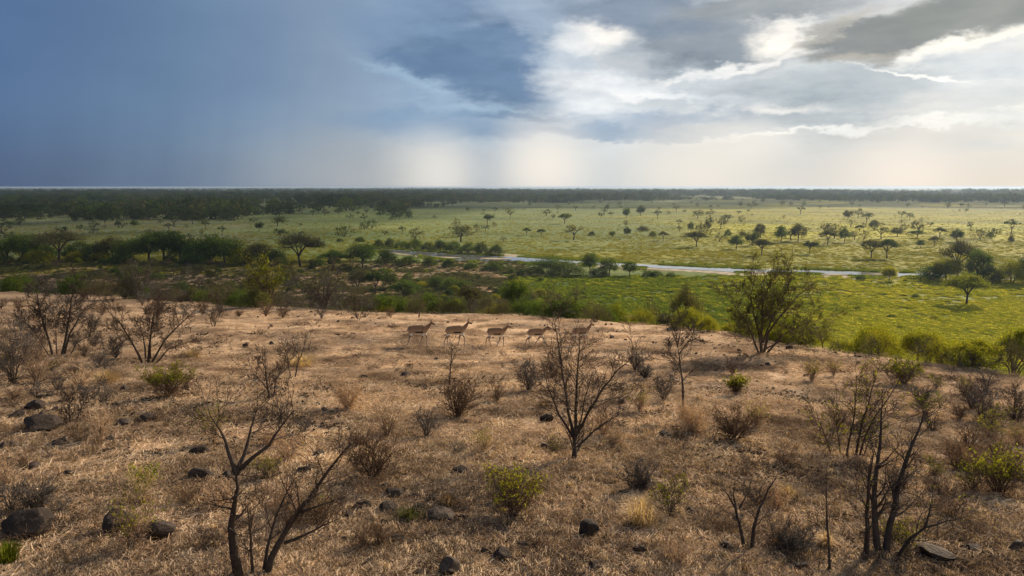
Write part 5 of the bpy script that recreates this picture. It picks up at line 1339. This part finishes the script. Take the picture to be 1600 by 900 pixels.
dlc = proto_col('leaf_debris', [mesh_np('leaf_debris', *leaves(np.stack([np.random.default_rng(760 + k).normal(0, .13, 46), np.random.default_rng(770 + k).normal(0, .13, 46), np.random.default_rng(780 + k).uniform(.006, .035, 46)], 1), .026, np.random.default_rng(790 + k), .75), M['leaf_debris']) for k in range(4)])
x, y, pxs, pys = hill_points(15000, 1.0, r4)
dens = fbm(x * .55 + 12, y * .55 + 24, 4) + .07 * sstep(pys, 620, 840)
dens += .07 * sstep(pys, 760, 880) * (sstep(pxs, 420, 150) + sstep(pxs, 1250, 1550))
k_ = r4.random(len(x)) < (.04 + .7 * sstep(dens, .53, .66)) * (1 - .85 * sstep(np.hypot(x, y), 20, 27)); x, y = x[k_], y[k_]; n = len(x)
s = (.6 + np.hypot(x, y) * .03) * r4.uniform(.5, 1.4, n)
scatter_gn('leaf_debris', slope_pts(np.stack([x, y], 1)) + [0, 0, .012], np.stack([s, s, s], 1), np.stack([np.zeros(n), np.zeros(n), r4.uniform(0, 6.28, n)], 1), dlc, 'dark dead leaves and crumbs lying between the straw', 'leaf litter')
x, y, pxs, pys = hill_points(13000, .8, r4)
dens = fbm(x * .4 + 80, y * .4 + 4, 3)
k_ = r4.random(len(x)) < .10 + .8 * sstep(dens + .05 * sstep(pys, 600, 800), .48, .66); x, y = x[k_], y[k_]; n = len(x)
s = r4.uniform(.02, .085, n) * (1 + np.hypot(x, y) * .03) * (1 + (r4.random(n) > .93) * 1.0)
scatter_gn('small_stones', slope_pts(np.stack([x, y], 1)), np.stack([s * 1.3, s * 1.1, s * .8], 1), r4.uniform(0, 6.28, (n, 3)), stc, 'small dark stones and clods scattered over the soil', 'stones')

# ================================================================ antelopes
def coat():
    m, b = newmat('antelope_coat')
    tcn = b.n('ShaderNodeTexCoord'); sp = b.n('ShaderNodeSeparateXYZ'); b.t.links.new(tcn.outputs['Object'], sp.inputs[0])
    x, y, z = sp.outputs
    n = b.noise(tcn.outputs['Object'], 9, 3).outputs[0]
    zz = b.m('ADD', z, b.m('MULTIPLY', b.m('SUBTRACT', n, .5), .02))
    c = b.mix(b.ss(zz, .58, .80), (.45, .30, .18), (.25, .14, .075))
    # belly and inner legs pale, the belly line rises a little to the rear
    line = b.m('ADD', .50, b.m('MULTIPLY', x, -.02))
    body = b.m('MULTIPLY', b.ss(x, .03, .07), b.ss(x, .40, .36))
    c = b.mix(b.ss(zz, .560, .535), c, (.88, .82, .72))
    band = b.m('MULTIPLY', b.m('MULTIPLY', b.ss(zz, .55, .565), b.ss(zz, .635, .615)), b.m('MULTIPLY', b.ss(x, -.10, -.03), b.ss(x, .27, .20)))
    c = b.mix(b.m('MULTIPLY', band, .95), c, (.03, .02, .016))
    legs = b.mix(b.ss(zz, .40, .22), (.28, .19, .125), (.40, .31, .23))
    c = b.mix(b.ss(zz, .47, .44), c, legs)
    rump = b.m('MULTIPLY', b.ss(x, -.325, -.365), b.ss(zz, .52, .58)); c = b.mix(rump, c, (.50, .36, .24))
    chest = b.m('MULTIPLY', b.ss(x, .385, .42), b.ss(zz, .72, .64)); c = b.mix(b.m('MULTIPLY', chest, .7), c, (.60, .46, .32))
    muz = b.ss(x, .655, .685); c = b.mix(muz, c, (.05, .035, .03))
    finish(b, principled(b, c, .8, bump(b, b.noise(tcn.outputs['Object'], 60, 3).outputs[0], .2, .01), .2)); return m
M['coat'] = coat()
m, b = newmat('hoof_and_ear'); finish(b, principled(b, (.035, .026, .022), .5)); M['horn'] = m
m, b = newmat('ear_skin'); finish(b, principled(b, (.10, .065, .045), .8)); M['ear'] = m
def skin_body(name, nodes, edges, root_i):
    me_ = bpy.data.meshes.new(name); me_.from_pydata([n_[0] for n_ in nodes], edges, [])
    o = bpy.data.objects.new(name, me_); col.objects.link(o)
    md = o.modifiers.new('skin', 'SKIN'); md.use_smooth_shade = True
    if not me_.skin_vertices: me_.skin_vertices.new()
    sv_ = me_.skin_vertices[0].data
    for i_, n_ in enumerate(nodes): sv_[i_].radius = n_[1]; sv_[i_].use_root = (i_ == root_i)
    sb = o.modifiers.new('sub', 'SUBSURF'); sb.levels = 2; sb.render_levels = 2
    dg = bpy.context.evaluated_depsgraph_get(); ev = o.evaluated_get(dg)
    out = bpy.data.meshes.new_from_object(ev); out.name = name
    bpy.data.objects.remove(o)
    return out
GIRTH = 1.22
def antelope(px, py, s, seed, lab, swap=False, neck=0.0, hide_turn=0.0):
    x, y, z, t = ground_hit(px, py); R_ = random.Random(seed)
    root = empty('antelope', (x, y, z), R_.uniform(-.06, .10) + hide_turn, (s, s, s)); tag(root, lab, 'antelope', 'antelopes walking in a line along the rim')
    N, E = [], []
    def nd(p, r, par=None):
        r = r if isinstance(r, tuple) else (r, r); g_ = GIRTH if r[0] > .03 else 1.35; gz = 1.5 if r[0] > .07 and p[2] > .6 else g_; p = (p[0], p[1], p[2] - (.045 if gz == 1.5 else 0)); N.append((p, (r[0] * g_, r[1] * gz)))
        if par is not None: E.append((par, len(N) - 1))
        return len(N) - 1
    pel = nd((-.28, 0, .735), (.105, .135))
    rmp = nd((-.345, 0, .72), (.075, .10), pel)
    lo = nd((-.13, 0, .725), (.115, .135), pel)
    mid = nd((.05, 0, .715), (.125, .145), lo)
    th = nd((.22, 0, .71), (.115, .15), mid)
    sh = nd((.33, 0, .72), (.085, .125), th)
    nb = nd((.395, 0, .77), (.058, .080), sh)
    n1_ = nd((.465, 0, .845 + neck * .4), (.042, .062), nb)
    n2_ = nd((.535, 0, .925 + neck), (.034, .042), n1_)
    hd = nd((.575, 0, .965 + neck), (.050, .054), n2_)
    fc = nd((.640, 0, .925 + neck), (.036, .038), hd)
    mz = nd((.705, 0, .880 + neck), (.024, .025), fc)
    tl = nd((-.385, 0, .70), (.022, .022), rmp); nd((-.405, 0, .60), (.012, .012), tl)
    w1, w2 = (.062, -.062) if not swap else (-.062, .062)
    j = lambda v: v + R_.uniform(-.015, .015)
    def leg(par, pts, side):
        p = par
        for (a_, h_), r_ in pts: p = nd((j(a_) if 0 < h_ < .5 and h_ > .05 else a_, side * (1 if h_ < .6 else 1.0), h_), r_, p)
        return p
    ph = R_.uniform(-.05, .05); q1, q2, q3, q4 = [R_.uniform(-.05, .05) for _ in range(4)]
    tips_ = []
    for side, pts in ((w1, [((-.29, .60), (.062, .085)), ((-.265, .50), (.042, .058)), ((-.40 + ph + q1, .345), (.021, .026)), ((-.445 + ph + q1, .15), (.0145, .016)), ((-.47 + ph, .05), (.017, .018)), ((-.455 + ph, .0), (.018, .016))]),
                      (w2, [((-.25, .60), (.062, .085)), ((-.205, .49), (.040, .055)), ((-.30 + q2 * .6, .335), (.021, .026)), ((-.255 + q2, .15), (.0145, .016)), ((-.225 + q2, .05), (.017, .018)), ((-.205 + q2, .0), (.018, .016))])):
        tips_.append((pts[-1][0][0], side, 0)); leg(pel, pts, side)
    for side, pts in ((w2, [((.275, .60), (.045, .065)), ((.235, .49), (.029, .036)), ((.16 + q3, .30), (.019, .021)), ((.075 + ph + q3, .12), (.0145, .015)), ((.05 + ph + q3, .045), (.017, .017)), ((.06 + ph + q3, .0), (.018, .016))]),
                      (w1, [((.31, .60), (.045, .065)), ((.33, .49), (.029, .036)), ((.375 + q4 * .5, .31), (.019, .021)), ((.395 - ph + q4, .13), (.0145, .015)), ((.405 - ph + q4, .05), (.017, .017)), ((.42 - ph + q4, .0), (.018, .016))])):
        tips_.append((pts[-1][0][0], side, 0)); leg(th if side == w2 and False else sh, pts, side)
    me_ = skin_body('body', N, E, 0); me_.materials.append(M['coat'])
    for p in me_.polygons: p.use_smooth = True
    link('body', me_, root)
    for sgn in (-1, 1):
        # ear: a curved leaf with thickness
        bm = bmesh.new(); bmesh.ops.create_icosphere(bm, subdivisions=2, radius=1)
        for v in bm.verts:
            q = v.co.z; v.co = Vector((v.co.x * .011, v.co.y * .036 * (1 - .45 * q * q + .2 * q * -1), q * .082))
        me2 = bpy.data.meshes.new('ear'); bm.to_mesh(me2); bm.free(); me2.materials.append(M['ear'])
        for p in me2.polygons: p.use_smooth = True
        link('ear', me2, root, (.552 + (.012 if sgn > 0 else -.018), sgn * .055, 1.045 + neck), (sgn * -.55, -.25 if sgn < 0 else .35, 0))
        bm = bmesh.new(); bmesh.ops.create_icosphere(bm, subdivisions=2, radius=.010)
        me3 = bpy.data.meshes.new('eye'); bm.to_mesh(me3); bm.free(); me3.materials.append(M['horn'])
        link('eye', me3, root, (.595, sgn * .036, .962 + neck))
    for (hx, hy, hz) in tips_:
        bm = bmesh.new(); bmesh.ops.create_cone(bm, segments=8, radius1=.021, radius2=.013, depth=.045, cap_ends=True)
        me4 = bpy.data.meshes.new('hoof'); bm.to_mesh(me4); bm.free(); me4.materials.append(M['horn'])
        link('hoof', me4, root, (hx + .006, hy, .014), (0, .15, 0))
    return root
for (px, py, s, sd, lab, sw, nk, tn) in [
    (652.5, 541.5, 1.0, 1, 'antelope at the rear of the line, leftmost and largest', False, .0, .0),
    (711, 541, .98, 2, 'second antelope from the left with a dark side stripe, behind the thin upright sapling', True, .03, .05),
    (774.5, 541.5, .90, 3, 'middle antelope of the line, on clear open soil', False, .0, -.12),
    (837, 541, .86, 4, 'fourth antelope from the left, just left of the tall bare tree', True, -.035, .10),
    (906, 539, .86, 5, 'leading antelope, seen through the branches of the tall bare tree', False, .02, .2)]:
    antelope(px, py, s, sd, lab, sw, nk, tn)

# ================================================================ added shade cloud and haze
# ---------------------------------------------------------------- unseen cloud added above the view, shaped to shade the left plain
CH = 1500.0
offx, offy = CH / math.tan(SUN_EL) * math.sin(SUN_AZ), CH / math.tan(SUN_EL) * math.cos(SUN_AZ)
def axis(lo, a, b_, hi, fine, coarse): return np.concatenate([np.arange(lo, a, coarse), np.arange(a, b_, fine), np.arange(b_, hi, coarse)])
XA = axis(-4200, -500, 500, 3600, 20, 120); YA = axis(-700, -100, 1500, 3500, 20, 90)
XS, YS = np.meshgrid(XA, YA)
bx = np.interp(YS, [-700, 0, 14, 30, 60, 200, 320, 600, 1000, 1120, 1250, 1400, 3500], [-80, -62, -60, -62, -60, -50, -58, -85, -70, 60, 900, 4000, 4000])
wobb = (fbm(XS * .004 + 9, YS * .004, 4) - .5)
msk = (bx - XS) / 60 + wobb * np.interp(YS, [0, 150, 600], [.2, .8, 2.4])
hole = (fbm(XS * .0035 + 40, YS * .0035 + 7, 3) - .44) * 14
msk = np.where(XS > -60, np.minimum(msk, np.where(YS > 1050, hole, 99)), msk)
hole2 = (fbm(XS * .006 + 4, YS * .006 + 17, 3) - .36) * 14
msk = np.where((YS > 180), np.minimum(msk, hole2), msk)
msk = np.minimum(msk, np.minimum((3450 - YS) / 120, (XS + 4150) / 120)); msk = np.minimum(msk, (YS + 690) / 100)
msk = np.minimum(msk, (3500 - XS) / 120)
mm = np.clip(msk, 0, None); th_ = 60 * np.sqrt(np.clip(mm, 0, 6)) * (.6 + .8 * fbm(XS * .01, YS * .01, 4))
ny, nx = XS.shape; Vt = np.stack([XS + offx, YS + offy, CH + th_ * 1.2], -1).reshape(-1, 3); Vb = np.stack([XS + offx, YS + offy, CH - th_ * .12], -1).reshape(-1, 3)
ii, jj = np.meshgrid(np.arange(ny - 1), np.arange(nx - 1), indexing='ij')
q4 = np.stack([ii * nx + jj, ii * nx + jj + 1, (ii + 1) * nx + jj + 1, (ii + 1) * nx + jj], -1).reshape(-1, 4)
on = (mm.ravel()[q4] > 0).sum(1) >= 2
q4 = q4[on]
m, b = newmat('shade_cloud_vapour'); mx = b.n('ShaderNodeMixShader'); mx.inputs[0].default_value = .36; tr_ = b.n('ShaderNodeBsdfTransparent'); b.t.links.new(tr_.outputs[0], mx.inputs[1]); b.t.links.new(principled(b, (.82, .84, .88), 1.0, None, 0), mx.inputs[2]); finish(b, mx.outputs[0]); M['cloud'] = m
o = link('shade_cloud', mesh_np('shade_cloud', np.vstack([Vt, Vb]), np.vstack([q4, q4[:, ::-1] + len(Vt)]), M['cloud'], True)); tag(o, 'unseen ragged cloud added overhead to shade the left of the plain', kind='structure')

bm = bmesh.new(); bmesh.ops.create_cube(bm, size=1)
me_ = bpy.data.meshes.new('haze'); bm.to_mesh(me_); bm.free()
m, b = newmat('haze_air'); pv = b.n('ShaderNodeVolumePrincipled'); pv.inputs['Color'].default_value = (.46, .60, .80, 1); pv.inputs['Density'].default_value = HAZE
pv.inputs['Anisotropy'].default_value = .42
o_ = b.n('ShaderNodeOutputMaterial'); m.node_tree.links.new(pv.outputs[0], o_.inputs['Volume'])
me_.materials.append(m)
hz = link('haze', me_, None, (0, 0, 13.75), None, (86000, 86000, 31.5)); tag(hz, 'thin pale air over the whole plain', kind='stuff')
